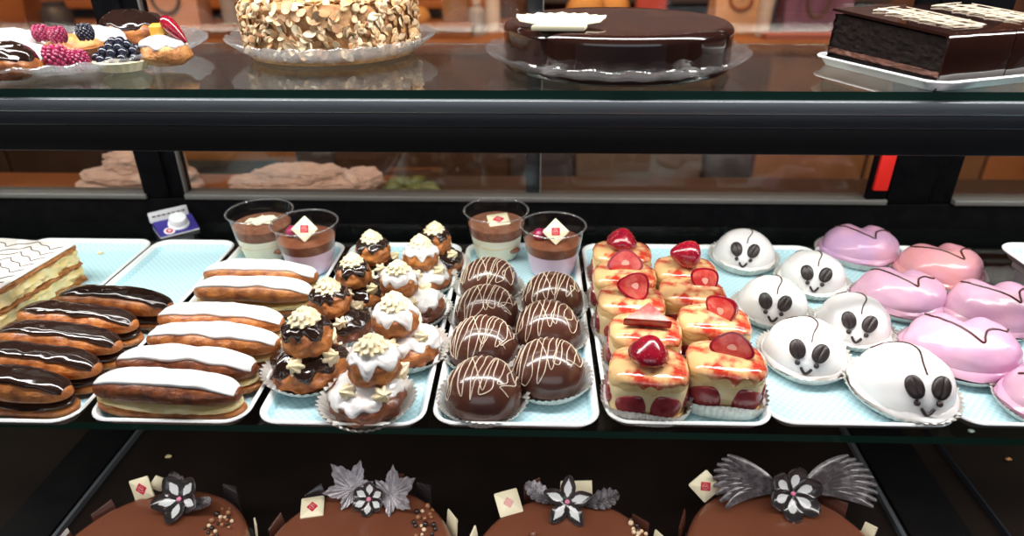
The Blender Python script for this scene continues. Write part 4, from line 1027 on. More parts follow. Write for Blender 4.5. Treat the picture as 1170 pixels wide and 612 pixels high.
# ------------------------------------------------------------------ small pastries on the left plate
LX, LY = at(72, 80, ZU).x, 0.745
LX = aty(76, 80, LY).x
glass_plate('fluted glass plate with small pastries and berries at left', LX, LY, 0.150, 36, 0.016, 0.02)
def psp(px, py, h): 
    p = at(px, py, PZ + h); return Vector((p.x, p.y, PZ))
def mini_puff(label, px, py, top, seed, s=1.0, rz=0.0, h=0.022):
    t = thing('mini_puff', label, 'mini puff', psp(px, py, h), rz, 'small pastries on the glass plate')
    b = Blob(0.026 * s, 0.020 * s, 0.012 * s, 0.013 * s, e=0.8, amp=0.12, fr=2.4, seed=seed, sx=1.2)
    mb = MB(); b.mesh(mb, 36, 22); mb.build('choux_shell', 'choux', t)
    mb = MB(); b.cap(mb, lambda ph: rad(72) + rad(24) * nz(math.cos(ph) * 2.2 + seed, math.sin(ph) * 2.2, seed), 0.0024, 60, 14); mb.build('icing', top, t, sharp=0)
    if top == 'dark_glaze' and seed % 2:
        mb = MB(); pts = [b.at_xy(x * s, y * s, 0.002) for x, y in ((-0.018, 0.006), (-0.008, -0.010), (0.0, 0.008), (0.008, -0.012), (0.018, 0.004))]
        tube(mb, smooth_path(pts, 6), 0.0016, 6); mb.build('white_stripe', 'white_icing', t)
    return t
def druplets(name, mt, r, label, px, py, h, n=8, parent=None, loc=None, cat='raspberry', group='raspberries on the pastry plate'):
    mb = MB(); lathe(mb, [(0, -r * 0.9), (r * 0.76, -r * 0.6), (r * 0.90, 0), (r * 0.70, r * 0.6), (0, r * 0.88)], 20)
    for i in range(n):
        z = r * (-0.7 + 1.5 * i / (n - 1)); rr = r * math.sqrt(max(0.05, 1 - (z / r * 0.95) ** 2)) * 0.85; m_ = max(4, int(14 * rr / r))
        for j in range(m_):
            a = 2 * PI * (j + 0.5 * (i % 2)) / m_; Blob(r * 0.20, r * 0.20, r * 0.20, 0).mesh(mb, 9, 6, M=I4((rr * math.cos(a), rr * math.sin(a), z)))
    if parent is not None: return mb.build(name, mt, parent, loc=loc)
    p = at(px, py, PZ + h); o = mb.build(name, mt, None, loc=(p.x, p.y, PZ + h)); tag(o, label, cat, group); return o
mini_puff('white iced puff at the left edge of the plate', 8, 42, 'white_icing', 1, 1.05, 0.2, 0.030)
mini_puff('dark glazed puff striped white, front left of the plate', 8, 72, 'dark_glaze', 3, 1.0, -0.3, 0.016)
mini_puff('puff with white icing running down, beside the front raspberries', 33, 62, 'white_icing', 4, 0.85, 0.1, 0.020)
mini_puff('white topped puff in the middle of the plate', 113, 41, 'white_icing', 6, 0.9, 0.1, 0.022)
mini_puff('large dark chocolate glazed puff at the back right of the plate', 152, 34, 'dark_glaze', 8, 1.25, 0.0, 0.022)
druplets('raspberry', 'raspberry', 0.0085, 'back left raspberry on the pastry plate', 47, 38, 0.034)
druplets('raspberry', 'raspberry', 0.0085, 'back right raspberry on the pastry plate, just above the tartlet', 66, 40, 0.034)
druplets('raspberry', 'raspberry', 0.0130, 'large front raspberry on the pastry plate', 64, 67, 0.016)
druplets('raspberry', 'raspberry', 0.0105, 'front raspberry next to the dark berry cluster', 89, 69, 0.013)
druplets('blackberry', 'blackberry', 0.0085, 'blackberry at the back of the plate', 97, 37, 0.036, cat='blackberry', group=None)
# tartlet with browned top
t = thing('tartlet', 'small golden tartlet with browned cream between the raspberries', 'tartlet', psp(84, 50, 0.02), 0.2, 'small pastries on the glass plate')
mb = MB(); lathe(mb, [(0, 0), (0.020, 0), (0.027, 0.016), (0.0285, 0.017), (0.027, 0.018), (0.024, 0.014), (0, 0.014)], 120, lambda a, k, r, z: (r * (1 + 0.025 * math.cos(20 * a)), z)); mb.build('tart_shell', 'choux', t)
mb = MB(); Blob(0.026, 0.013, 0.004, 0.016, amp=0.14, fr=3, seed=4).mesh(mb, 36, 18); mb.build('browned_cream', 'choux_pale', t)
# dark glazed berry cluster tart
t = thing('berry_tart', 'small tart heaped with glossy dark blueberries', 'berry tart', psp(139, 65, 0.012), 0.0, 'small pastries on the glass plate'); t.scale = (0.8, 0.8, 0.85)
mb = MB(); lathe(mb, [(0, 0), (0.026, 0), (0.033, 0.010), (0.034, 0.011), (0.032, 0.012), (0, 0.011)], 120, lambda a, k, r, z: (r * (1 + 0.02 * math.cos(22 * a)), z)); mb.build('tart_shell', 'butter_cream', t)
RR = random.Random(3); k = 0
mb0 = MB(); Blob(0.0062, 0.0060, 0.0062, 0, amp=0.06, seed=2).mesh(mb0, 18, 12); first = None
for lay, (n, r, z) in enumerate(((12, 0.025, 0.0145), (9, 0.018, 0.021), (6, 0.011, 0.027), (3, 0.005, 0.031))):
    for j in range(n):
        a = 2 * PI * j / n + lay * 0.5; l = (r * math.cos(a) * 1.1, r * math.sin(a), z + RR.uniform(-0.001, 0.001))
        if first is None: first = mb0.build('blueberry', 'blackberry', t, loc=l)
        else: o = first.copy(); COL.objects.link(o); o.parent = t; o.location = l
# fruit puff at the right of the plate
t = thing('fruit_puff', 'cream filled puff with a mango cube and strawberry at plate right', 'fruit puff', psp(188, 60, 0.014), rad(-8), 'small pastries on the glass plate'); t.scale = (0.78, 0.78, 0.78)
b = Blob(0.028, 0.022, 0.014, 0.015, e=0.82, amp=0.10, fr=2.2, seed=21, sx=1.25)
mb = MB(); b.mesh(mb, 40, 24); mb.build('choux_shell', 'choux_pale', t)
mb = MB(); b.cap(mb, lambda ph: rad(58) + rad(18) * nz(math.cos(ph) * 2, math.sin(ph) * 2, 7), 0.0028, 60, 14); mb.build('icing', 'white_icing', t, sharp=0)
mb = MB(); box(mb, -0.009, 0.009, -0.008, 0.008, -0.008, 0.009, 0.002, M=I4((-0.004, 0.004, 0.044)) @ Matrix.Rotation(0.3, 4, 'Z') @ Matrix.Rotation(0.15, 4, 'X')); mb.build('mango_cube', 'mango', t)
berry_whole(t, I4((0.006, 0.002, 0.062)) @ Matrix.Rotation(rad(138), 4, 'Y'), 0.0090, 0.042)

# ------------------------------------------------------------------ decorated cakes on the lower deck
def petal_mesh(mb, L, Wd, cup, M, white=(0.18, 0.85, 0.5), pointed=0.0):
    nu, nv = 24, 20
    def P(u, v, o=0.0):
        s = u; tt = 2 * v - 1
        if pointed < 0: w = Wd / 2 * (max(0.12, s / 0.62) ** 0.9 if s < 0.62 else math.sqrt(max(0.02, 1 - ((s - 0.62) / 0.385) ** 2)))
        else: w = Wd / 2 * (math.sin(PI * min(1, 0.12 + 0.80 * s)) ** (0.7 + pointed)) * (1 if s < 0.97 else 0.7)
        z = cup * (tt * tt * 0.30 * (1 if s > 0.3 else s / 0.3) + 0.95 * s * s)
        return Vector((s * L, tt * w, z + o))
    vs = [P(i / nu, j / nv, 0.0006) for i in range(nu + 1) for j in range(nv + 1)]
    n0 = len(vs); vs += [P(i / nu, j / nv, -0.0006) for i in range(nu + 1) for j in range(nv + 1)]
    m = nv + 1
    for i in range(nu):
        for j in range(nv):
            a = i * m + j; s = (i + 0.5) / nu; tt = abs(2 * (j + 0.5) / nv - 1)
            k = 1 if white[0] < s < white[1] and tt < white[2] * math.sin(PI * min(1, max(0, (s - white[0]) / (white[1] - white[0]))) ** 0.8) else 0
            mb.add([M @ vs[a], M @ vs[a + 1], M @ vs[a + m + 1], M @ vs[a + m]], [(0, 1, 2, 3)], k)
            mb.add([M @ vs[n0 + a], M @ vs[n0 + a + m], M @ vs[n0 + a + m + 1], M @ vs[n0 + a + 1]], [(0, 1, 2, 3)], 0)
    bd = [j for j in range(m)] + [i * m + nv for i in range(1, nu + 1)] + [nu * m + j for j in range(nv - 1, -1, -1)] + [i * m for i in range(nu - 1, 0, -1)]
    k = len(bd); mb.add([M @ vs[i] for i in bd] + [M @ vs[n0 + i] for i in bd], ringfaces(0, k, k), 0)
def flower(parent, loc, tilt, n, r, wd, rz=0.0, pointed=0.0, white=(0.2, 0.85, 0.55), spin=0.0, yaw=0.0):
    f = bpy.data.objects.new('chocolate_flower', None); COL.objects.link(f); f.parent = parent; f.empty_display_size = 0.01
    f.location = loc; f.rotation_euler = (Matrix.Rotation(yaw, 3, 'Z') @ Matrix.Rotation(tilt, 3, 'X')).to_euler()
    mb = MB(); petal_mesh(mb, r, wd, r * 0.30, Matrix.Rotation(rad(8), 4, 'Y').inverted(), white, pointed)
    first = None
    for k in range(n):
        a = 2 * PI * k / n + spin
        if first is None: o = first = mb.build('petal', ['petal_dark', 'petal_white'], f, dist=1e-5)
        else: o = first.copy(); COL.objects.link(o); o.parent = f
        o.rotation_euler = (rad(4), 0, a); o.location = (0.002 * math.cos(a), 0.002 * math.sin(a), 0.0007 * (k % 2))
    mb = MB(); Blob(0.0028, 0.0022, 0.0022, 0.003, amp=0.2, fr=4).mesh(mb, 14, 10); mb.build('flower_centre', 'petal_pink', f)
    return f
def leaf(parent, kind, loc, mtx, L, m):
    """chocolate leaf in its own xy plane, stalk at the origin, tip along +x"""
    mb = MB()
    if kind == 'maple':
        def R(a):
            v = 0.0
            for c0, h, w in ((0, 1.0, 0.75), (54, 0.88, 0.70), (-54, 0.88, 0.70), (112, 0.66, 0.7), (-112, 0.66, 0.7)):
                v = max(v, h * (1 - (abs(adiff(a, rad(c0))) / w) ** 0.9 * 0.62))
            return max(0.36, v) * (1 + 0.045 * math.cos(26 * a))
        N = 120; nr = 8
        def P(u, v, o):
            a = -PI + 2 * PI * v; r = R(a) * L * 0.72 * u
            vein = min(abs(adiff(a, rad(c0))) for c0 in (0, 52, -52, 105, -105))
            return Vector((L * 0.28 + r * math.cos(a), r * math.sin(a), 0.35 * r * r / L + o + 0.0016 * u * math.exp(-vein / 0.10) + 0.0005 * math.cos(vein * 30) * u))
        grid(mb, lambda u, v: P(u, v, 0.0005), nr, N, 0, True); grid(mb, lambda u, v: P(u, v, -0.0006), nr, N, 0, True)
        grid(mb, lambda u, v: P(1, v, -0.0006 + 0.0011 * u), 1, N, 0, True)
    else:
        nu, nv = 60, 16
        def P(u, v, o):
            t = 2 * v - 1
            if kind == 'oak': w = 0.27 * L * math.sin(PI * (0.04 + 0.93 * u)) ** 0.8 * (0.76 + 0.24 * abs(math.cos(PI * 5.5 * u)))
            else: w = 0.25 * L * math.sin(PI * (0.03 + 0.95 * u)) ** 0.75
            ridge = 0.0008 * math.cos(2 * PI * (u * 11 - abs(t) * 2.0))
            xs = abs(t) * w * (0.6 if kind == 'oak' else 0.35)
            return Vector((u * L * 0.9 + xs * 0.6, t * w, o + ridge + 0.20 * u * u * L * 0.8 + 0.22 * abs(t) * w - 0.0015 * math.exp(-(t / 0.09) ** 2)))
        grid(mb, lambda u, v: P(u, v, 0.0005), nu, nv); grid(mb, lambda u, v: P(u, v, -0.0006), nu, nv)
        for e in (0, 1): grid(mb, lambda u, v: P(v, e, -0.0006 + 0.0011 * u), 1, nu)
        for e in (0, 1): grid(mb, lambda u, v: P(e, v, -0.0006 + 0.0011 * u), 1, nv)
    o = mb.build('chocolate_leaf', m, parent, dist=1e-5, sharp=70); o.matrix_local = I4(loc) @ mtx; return o
def wing(parent, loc, mtx, L, flip):
    mb = MB(); n = 9
    for k in range(n):
        a = rad(12 + 46 * k / (n - 1)); LL = L * (0.72 + 0.28 * math.sin(PI * (0.25 + 0.6 * k / (n - 1)))); N = 18
        def P(u, v, o):
            t = 2 * v - 1; w = 0.0060 * math.sin(PI * (0.10 + 0.86 * u)) ** 0.6; b = a - 0.40 * u * (1 - 0.2 * k / n)
            x = LL * u * math.cos(b) - t * w * math.sin(b); y = LL * u * math.sin(b) + t * w * math.cos(b)
            return Vector((x, (y) * flip, 0.0010 * k * 0.3 + 0.010 * u * u + o - 0.0009 * (1 - t * t)))
        grid(mb, lambda u, v: P(u, v, 0.0005), N, 6); grid(mb, lambda u, v: P(u, v, -0.0005), N, 6)
        for e in (0, 1): grid(mb, lambda u, v: P(v, e, -0.0005 + 0.001 * u), 1, N)
        for e in (0, 1): grid(mb, lambda u, v: P(e, v, -0.0005 + 0.001 * u), 1, 6)
    o = mb.build('chocolate_wing', 'leaf_dark', parent, dist=1e-5, sharp=60); o.matrix_local = I4(loc) @ mtx; return o
PEARLS = []
LR, LH = 0.106, 0.064
def pearls(parent, px, py, n, seed, spread, base, z):
    R = random.Random(seed); c = at(px, py, z); done = []
    for i in range(n * 30):
        if len(done) >= n: break
        a = R.uniform(0, 6.28); q = spread * math.sqrt(R.random()); r = R.choice((0.0019, 0.0023, 0.0027, 0.0032))
        x = c.x - base.x + q * math.cos(a) * 0.8; y = c.y - base.y + q * math.sin(a) * 1.5
        if math.hypot(x, y) > LR - 0.006: continue
        zz = 0
        if any(math.hypot(x - X, y - Y) < (r + q_) * 0.92 and abs(zz - Z) < 0.003 for X, Y, q_, Z in done): continue
        done.append((x, y, r, zz))
        k = R.choice((0, 0, 0, 1, 1, 2, 2))
        if not PEARLS:
            for m in ('pearl_dark', 'pearl_milk', 'pearl_cream'):
                mb = MB(); Blob(0.0025, 0.0025, 0.0025, 0).mesh(mb, 16, 10); o = mb.build('chocolate_pearl', m, parent); PEARLS.append(o); o.scale = (0, 0, 0)
        src = PEARLS[k]
        if src.scale.x == 0: o = src
        else: o = src.copy(); COL.objects.link(o)
        o.parent = parent; o.scale = (r / 0.0025,) * 3; o.location = (x, y, LH + r * 0.9)
def shard(parent, a, m, w, h, tilt=0.1, r=None, skew=0.0, z=0.0):
    mb = MB(); prism(mb, [(-w / 2, 0), (w / 2, 0), (w / 2 * 0.9 + skew, h * 0.92), (-w / 2 * 0.7 + skew, h)], -0.0009, 0.0009, 0.0003)
    o = mb.build('chocolate_shard', m, parent); r = (LR + 0.0015) if r is None else r
    o.matrix_local = I4((r * math.cos(a), r * math.sin(a), z)) @ Matrix.Rotation(a + PI / 2, 4, 'Z') @ Matrix.Rotation(PI / 2 + tilt, 4, 'X')
    return o
def deco_cake(label, px, py, seed):
    p = at(px, py, ZD + LH)
    t = thing('decorated_cake', label, 'cake', (p.x, p.y, ZD), 0.0, 'milk chocolate glazed cakes on the lower deck')
    mb = MB(); n = 30
    lathe(mb, [(0, 0.0006), (LR * 1.01, 0.0006), (LR * 1.035, 0.0012), (LR * 1.04, 0.0018), (LR * 1.035, 0.0024), (LR * 1.01, 0.0018), (0, 0.0018)], n * 8, lambda a, k, r, z: (r * (1 + (0.035 * abs(math.cos(n * a / 2)) if r > LR * 1.03 else 0)), z + (0.010 * abs(math.cos(n * a / 2)) + 0.008 if r > LR * 1.03 else 0))); mb.build('scalloped_board', 'board_clear', t)
    mb = MB(); lathe(mb, [(0, 0.002), (LR, 0.002), (LR + 0.001, 0.004), (LR, 0.010), (LR, LH * 0.6)] + [(LR - 0.010 + 0.010 * math.cos(rad(a)), LH - 0.010 + 0.010 * math.sin(rad(a))) for a in range(0, 91, 10)] + [(LR * 0.6, LH + 0.0006), (0, LH + 0.0008)], 96, lambda a, k, r, z: (r * (1 + 0.003 * nz(math.cos(a) * 3 + seed, math.sin(a) * 3, 2)), z)); mb.build('glazed_body', 'mirror_glaze', t, sharp=80)
    return t, Vector((p.x, p.y, ZD))
def lp(base, px, py, h=0.0):
    q = at(px, py, ZD + LH + h); return Vector((q.x - base.x, q.y - base.y, LH + h))
def up_plaque(t, loc, rz, tilt, spin, s=0.026, pr='red_print', frac=0.40):
    o = plaque(t, loc, (0, 0, 0), s, pr, frac=frac)
    o.rotation_euler = (Matrix.Rotation(rad(rz), 3, 'Z') @ Matrix.Rotation(rad(tilt), 3, 'X') @ Matrix.Rotation(rad(spin), 3, 'Z')).to_euler(); return o
X = lambda a: Matrix.Rotation(rad(a), 4, 'X')
Y = lambda a: Matrix.Rotation(rad(a), 4, 'Y')
Z = lambda a: Matrix.Rotation(rad(a), 4, 'Z')
# first cake: pointed petals, two ribbed leaves
t, b = deco_cake('leftmost milk chocolate glazed cake, dark flower with two ribbed oval leaves', 164, 642, 1)
flower(t, lp(b, 206, 570, 0.012), rad(38), 5, 0.027, 0.022, pointed=0.2, white=(0.12, 0.8, 0.42), spin=rad(55))
leaf(t, 'rose', lp(b, 216, 574, 0.006), Z(-22) @ Y(-10), 0.042, 'leaf_dark'); leaf(t, 'rose', lp(b, 205, 568, 0.010), Z(125) @ Y(-38), 0.034, 'leaf_dark')
up_plaque(t, lp(b, 162, 558, 0.010), -8, 68, 22, 0.026)
up_plaque(t, lp(b, 181, 552, 0.011), 30, 78, 45, 0.016, frac=0.02)
pearls(t, 250, 601, 26, 11, 0.017, b, ZD + LH)
shard(t, rad(62), 'petal_dark', 0.03, LH + 0.012); shard(t, rad(140), 'milk_choc', 0.03, LH + 0.004); shard(t, rad(165), 'milk_choc', 0.03, LH + 0.004); shard(t, rad(28), 'white_choc', 0.022, LH + 0.006); shard(t, rad(100), 'milk_choc', 0.03, LH + 0.010); shard(t, rad(5), 'milk_choc', 0.03, LH)
# second cake: round flower with maple leaves
t, b = deco_cake('milk chocolate glazed cake with round flower between silvery maple leaves', 406, 638, 2)
flower(t, lp(b, 422, 570, 0.009), rad(44), 6, 0.0180, 0.0140, white=(0.16, 0.85, 0.66), pointed=-0.35, spin=rad(30))
leaf(t, 'maple', lp(b, 412, 570, 0.006), Z(148) @ Y(-38) @ X(-30), 0.052, 'leaf_silver'); leaf(t, 'maple', lp(b, 434, 572, 0.006), Z(14) @ Y(-28) @ X(35), 0.052, 'leaf_silver')
up_plaque(t, lp(b, 357, 579, 0.003), 12, 10, 0, 0.026, frac=0.34)
shard(t, rad(103), 'white_choc', 0.034, LH + 0.022, 0.05, LR - 0.004, 0.004); shard(t, rad(78), 'milk_choc', 0.030, LH + 0.014); shard(t, rad(58), 'petal_dark', 0.026, LH + 0.014); shard(t, rad(128), 'petal_dark', 0.028, LH + 0.010)
shard(t, rad(30), 'white_choc', 0.030, LH + 0.008); shard(t, rad(155), 'milk_choc', 0.026, LH + 0.004); shard(t, rad(175), 'milk_choc', 0.026, LH)
pearls(t, 484, 601, 22, 12, 0.018, b, ZD + LH)
# third cake: five pointed petals with oak leaves
t, b = deco_cake('milk chocolate glazed cake with five petal star flower and oak leaves', 650, 652, 3)
flower(t, lp(b, 648, 573, 0.010), rad(44), 5, 0.029, 0.0175, pointed=0.3, white=(0.10, 0.85, 0.5), spin=rad(88))
leaf(t, 'oak', lp(b, 634, 574, 0.004), Z(158) @ Y(-16) @ X(-20), 0.044, 'leaf_silver'); leaf(t, 'oak', lp(b, 668, 577, 0.003), Z(10) @ Y(-12) @ X(25), 0.046, 'leaf_dark')
up_plaque(t, lp(b, 581, 574, 0.006), 16, 28, 4, 0.028, 'pink_print', 0.32)
shard(t, rad(82), 'white_choc', 0.046, LH + 0.016); shard(t, rad(108), 'milk_choc', 0.026, LH + 0.020, 0.1, None, 0.003); shard(t, rad(158), 'white_choc', 0.028, LH + 0.006); shard(t, rad(24), 'white_choc', 0.024, LH + 0.006); shard(t, rad(40), 'milk_choc', 0.03, LH)
pearls(t, 732, 601, 26, 13, 0.016, b, ZD + LH)
mb = MB(); Blob(0.0042, 0.005, 0.003, 0).mesh(mb, 16, 10); mb.build('glaze_drop', 'mirror_glaze', t, loc=lp(b, 609, 611, 0.002))
# fourth cake: big flower with wings
t, b = deco_cake('rightmost milk chocolate glazed cake, big cupped flower between feathered wings', 901, 638, 4)
flower(t, lp(b, 905, 563, 0.016), rad(52), 6, 0.0305, 0.0230, white=(0.14, 0.70, 0.62), pointed=-0.35, spin=rad(22))
wing(t, lp(b, 890, 560, 0.012), Z(10) @ X(28) @ Z(180), 0.082, -1); wing(t, lp(b, 918, 560, 0.012), Z(-6) @ X(30), 0.080, 1)
up_plaque(t, lp(b, 806, 555, 0.014), -4, 66, 45, 0.0285, frac=0.36)
pearls(t, 996, 592, 34, 14, 0.019, b, ZD + LH)
shard(t, rad(155), 'milk_choc', 0.03, LH + 0.008); shard(t, rad(180), 'white_choc', 0.026, LH + 0.004); shard(t, rad(22), 'white_choc', 0.018, LH + 0.008); shard(t, rad(45), 'milk_choc', 0.04, LH + 0.008)

# crumbs left on the deck and the trays
for lb, px, py, z, m, r, sd in (('tan pastry crumb lying on the dark deck at lower right', 1152, 525, ZD + 0.0005, 'choux_pale', 0.0028, 1), ('white pastry flake on the dark deck below the mouse tray', 1109, 493, ZD + 0.0005, 'white_icing', 0.0030, 2),
        ('yellow pastry crumb on the dark deck above the leftmost cake', 193, 522, ZD - 0.0015, 'pastry_cream', 0.0030, 3), ('small yellow crumb on the tray behind the cream slice', 115, 290, ZT + 0.0018, 'pastry_cream', 0.0026, 4)):
    p = at(px, py, z); mb = MB(); Blob(r, r * 0.6, r * 0.5, r * 0.5, amp=0.5, fr=2, seed=sd, sx=1.5).mesh(mb, 14, 9)
    tag(mb.build('pastry_crumb', m, None, loc=(p.x, p.y, z)), lb, 'crumb')
# ------------------------------------------------------------------ the room behind
def struct(name, mb, m): return tag(mb.build(name, m, None), None, None, None, 'structure')
RX = 3.2
mb = MB(); box(mb, -RX, RX, -2.6, 3.3, -0.05, 0.0); struct('floor', mb, 'floor_tile')
mb = MB(); box(mb, -RX, RX, 3.0, 3.1, 0.0, 2.7); struct('wall_back', mb, 'brick')
mb = MB(); box(mb, -RX - 0.1, -RX, -2.6, 3.1, 0.0, 2.7); struct('wall_left', mb, 'plaster')
mb = MB(); box(mb, RX, RX + 0.1, -2.6, 3.1, 0.0, 2.7); struct('wall_right', mb, 'plaster')
mb = MB(); box(mb, -RX, RX, -2.6, 3.1, 2.7, 2.8); struct('ceiling', mb, 'plaster')
def simple(name, label, cat, m, fn, loc, rz=0.0, group=None):
    mb = MB(); fn(mb); o = mb.build(name, m, None, loc=loc, rot=(0, 0, rz)); return tag(o, label, cat, group)
# worktop just behind the case
ZW = ZT - 0.022
xw = aty(445, 215, 1.1).x
t = thing('service_counter', 'low service counter with wooden and dark tops behind the windows', 'counter', (0, 1.09, 0))
mb = MB(); box(mb, -HX, xw, -0.12, 0.105, ZW - 0.03, ZW, 0.003); mb.build('wood_top', 'wood_counter', t)
mb = MB(); box(mb, xw + 0.002, HX, -0.12, 0.105, ZW - 0.03, ZW, 0.003); mb.build('dark_top', 'dark_counter', t)
mb = MB(); box(mb, -HX, HX, -0.11, 0.09, 0.0, ZW - 0.031, 0.003); mb.build('counter_body', 'slate_door', t)
# towels
def towel(label, x0, x1, yc, dep, parts, seed):
    xc = (x0 + x1) / 2; w = x1 - x0
    mb = MB()
    for (fx, fy, fz, a, b_, c, am) in parts:
        bl = Blob(1.0, 1.0, 1.0, 0, e=0.55, ez=0.7, amp=am, fr=2.2, seed=seed + fx * 3, oct=0.7)
        bl.mesh(mb, 110, 60, M=I4((fx * w, fy * dep, fz)) @ Matrix.Diagonal((a * w, b_ * dep, c, 1)))
    o = mb.build('folded_towel', 'towel', None, loc=(xc, yc, ZW)); return tag(o, label, 'towel', None)
a = aty(92, 215, 1.10); b_ = aty(233, 215, 1.10)
towel('pinkish folded towel piled on the wooden counter behind the left post', a.x, b_.x, 1.10, 0.1, [(0, 0, 0.012, 0.5, 0.5, 0.012, 0.06), (0.02, 0.0, 0.033, 0.45, 0.46, 0.010, 0.08), (0.08, 0.05, 0.055, 0.30, 0.4, 0.022, 0.15), (0.18, 0.1, 0.078, 0.14, 0.25, 0.018, 0.2)], 1)
a = aty(264, 215, 1.09); b_ = aty(438, 215, 1.09)
towel('pinkish crumpled towel lying on the counter right of the left post', a.x, b_.x, 1.09, 0.1, [(-0.12, 0, 0.018, 0.38, 0.5, 0.018, 0.16), (-0.02, 0.05, 0.034, 0.30, 0.42, 0.014, 0.2), (0.18, 0, 0.020, 0.30, 0.42, 0.015, 0.2), (0.38, 0.0, 0.030, 0.12, 0.3, 0.016, 0.15)], 6)
# tub of pickles
a = aty(436, 215, 1.08); b_ = aty(504, 215, 1.08)
t = thing('plastic_tub', 'clear plastic tub of green pickles beside the crumpled towel', 'tub', ((a.x + b_.x) / 2, 1.09, ZW))
w = (b_.x - a.x) / 2
mb = MB(); box(mb, -w, w, -0.05, 0.05, 0.0005, 0.036, 0.006); mb.build('tub_shell', 'jar_glass', t)
RR = random.Random(8); mb = MB()
for k in range(16): Blob(0.010, 0.010, 0.010, 0, amp=0.2, seed=k, sx=1.7).mesh(mb, 12, 8, M=I4((RR.uniform(-w + 0.016, w - 0.016), RR.uniform(-0.035, 0.035), RR.uniform(0.012, 0.022))) @ Matrix.Rotation(RR.uniform(0, 3), 4, 'Z'))
mb.build('pickles', 'green_pickle', t)['kind'] = 'stuff'
# rear counter and what stands on it
YR = 2.30; ZR = 0.955
t = thing('rear_counter', 'long orange wood counter along the back of the shop', 'counter', (0, YR, 0))
mb = MB(); box(mb, -2.6, 2.6, 0.0, 0.55, ZR - 0.04, ZR, 0.004); mb.build('worktop', 'wood_orange', t)
mb = MB(); box(mb, -2.6, 2.6, 0.03, 0.55, 0.0, ZR - 0.041, 0.004); mb.build('counter_body', 'dark_counter', t)
xs = [-2.6, -1.95, -1.30, -0.72, -0.08, 0.16, 0.62, 0.80, 1.20, 1.62, 2.1, 2.6]; ms = ['dark_counter', 'dark_counter', 'slate_door', 'dark_counter', 'slate_door', 'grey_door', 'slate_door', 'cardboard', 'cardboard', 'wood_orange', 'grey_door']
for i in range(len(xs) - 1):
    mb = MB(); box(mb, xs[i] + 0.006, xs[i + 1] - 0.006, 0.012, 0.0295, 0.06, ZR - 0.06, 0.003); d_ = mb.build('counter_door', ms[i], t)
    mb = MB(); tube(mb, [(xs[i + 1] - 0.05, -0.006, 0.62), (xs[i + 1] - 0.05, -0.006, 0.74)], 0.005, 8); box(mb, xs[i + 1] - 0.053, xs[i + 1] - 0.047, -0.006, 0.0125, 0.63, 0.636); box(mb, xs[i + 1] - 0.053, xs[i + 1] - 0.047, -0.006, 0.0125, 0.724, 0.73); mb.build('handle', 'steel', d_)
def RP(px, y=None): return aty(px, 20, YR + 0.2 if y is None else y).x
def bag(label, px0, px1, m, h, name='paper_bag', ink=None, y=YR + 0.22, dep=0.12, group=None, handle=False):
    x0, x1 = RP(px0, y), RP(px1, y); w = x1 - x0
    t = thing(name, label, name.split('_')[-1], ((x0 + x1) / 2, y, ZR), 0, group)
    mb = MB(); vs = []
    def P(u, v):
        q = v * 4; k = int(q) % 4; f = q - int(q); cs = [(-w / 2, -dep / 2), (w / 2, -dep / 2), (w / 2, dep / 2), (-w / 2, dep / 2)]
        x = cs[k][0] + (cs[(k + 1) % 4][0] - cs[k][0]) * f; yy = cs[k][1] + (cs[(k + 1) % 4][1] - cs[k][1]) * f
        pin = 1 - 0.25 * u if k in (1, 3) else 1
        return Vector((x + 0.004 * nz(u * 3, v * 8, w), yy * (1 - 0.35 * u) + 0.004 * nz(u * 4, v * 7, 3 + w), 0.0006 + h * u))
    grid(mb, P, 10, 32, 0, True); N = 32
    mb.add([P(0, j / N) for j in range(N)], [tuple(range(N))]); mb.add([P(1, j / N) for j in range(N)], [tuple(range(N))])
    mb.build('bag_body', m, t)
    if ink:
        mb = MB(); zc = min(h * 0.6, 0.115); R0 = w * 0.22
        tube(mb, [(R0 * math.cos(a * PI / 20), -dep / 2 * (1 - 0.35 * (zc + R0 * math.sin(a * PI / 20)) / h) - 0.004, zc + R0 * math.sin(a * PI / 20)) for a in range(41)], 0.006, 8)
        tube(mb, [(0.0, -dep / 2 - 0.002, zc + R0 * 0.2), (0.01, -dep / 2 + 0.004, zc + R0 * 0.9)], 0.006, 8); mb.build('ring_logo', ink, t)
    if handle:
        mb = MB(); tube(mb, smooth_path([(-w * 0.2, -dep / 2, h * 0.9), (-w * 0.22, -dep / 2 - 0.015, h * 0.45), (-w * 0.05, -dep / 2 - 0.02, h * 0.28), (w * 0.1, -dep / 2 - 0.015, h * 0.5), (w * 0.15, -dep / 2, h * 0.9)], 6), 0.005, 8); mb.build('cord_handle', 'dark_ink', t)
    return t
bag('pinkish paper bag with dark ring logo behind the fruit puff', 168, 236, 'pink_box', 0.24, 'paper_bag', 'dark_ink')
bag('pale paper bag with brown ring logo right of the chocolate cake', 812, 866, 'paper_bag', 0.26, 'paper_bag', 'brown_ink')
bag('purple carrier bag with cord handle left of the slab cake', 890, 964, 'purple_bag', 0.22, 'carrier_bag', None, YR + 0.14, 0.12, None, True)
bag('dark brown paper bag at the far left of the rear counter', 12, 42, 'wood_counter', 0.2, 'paper_bag')
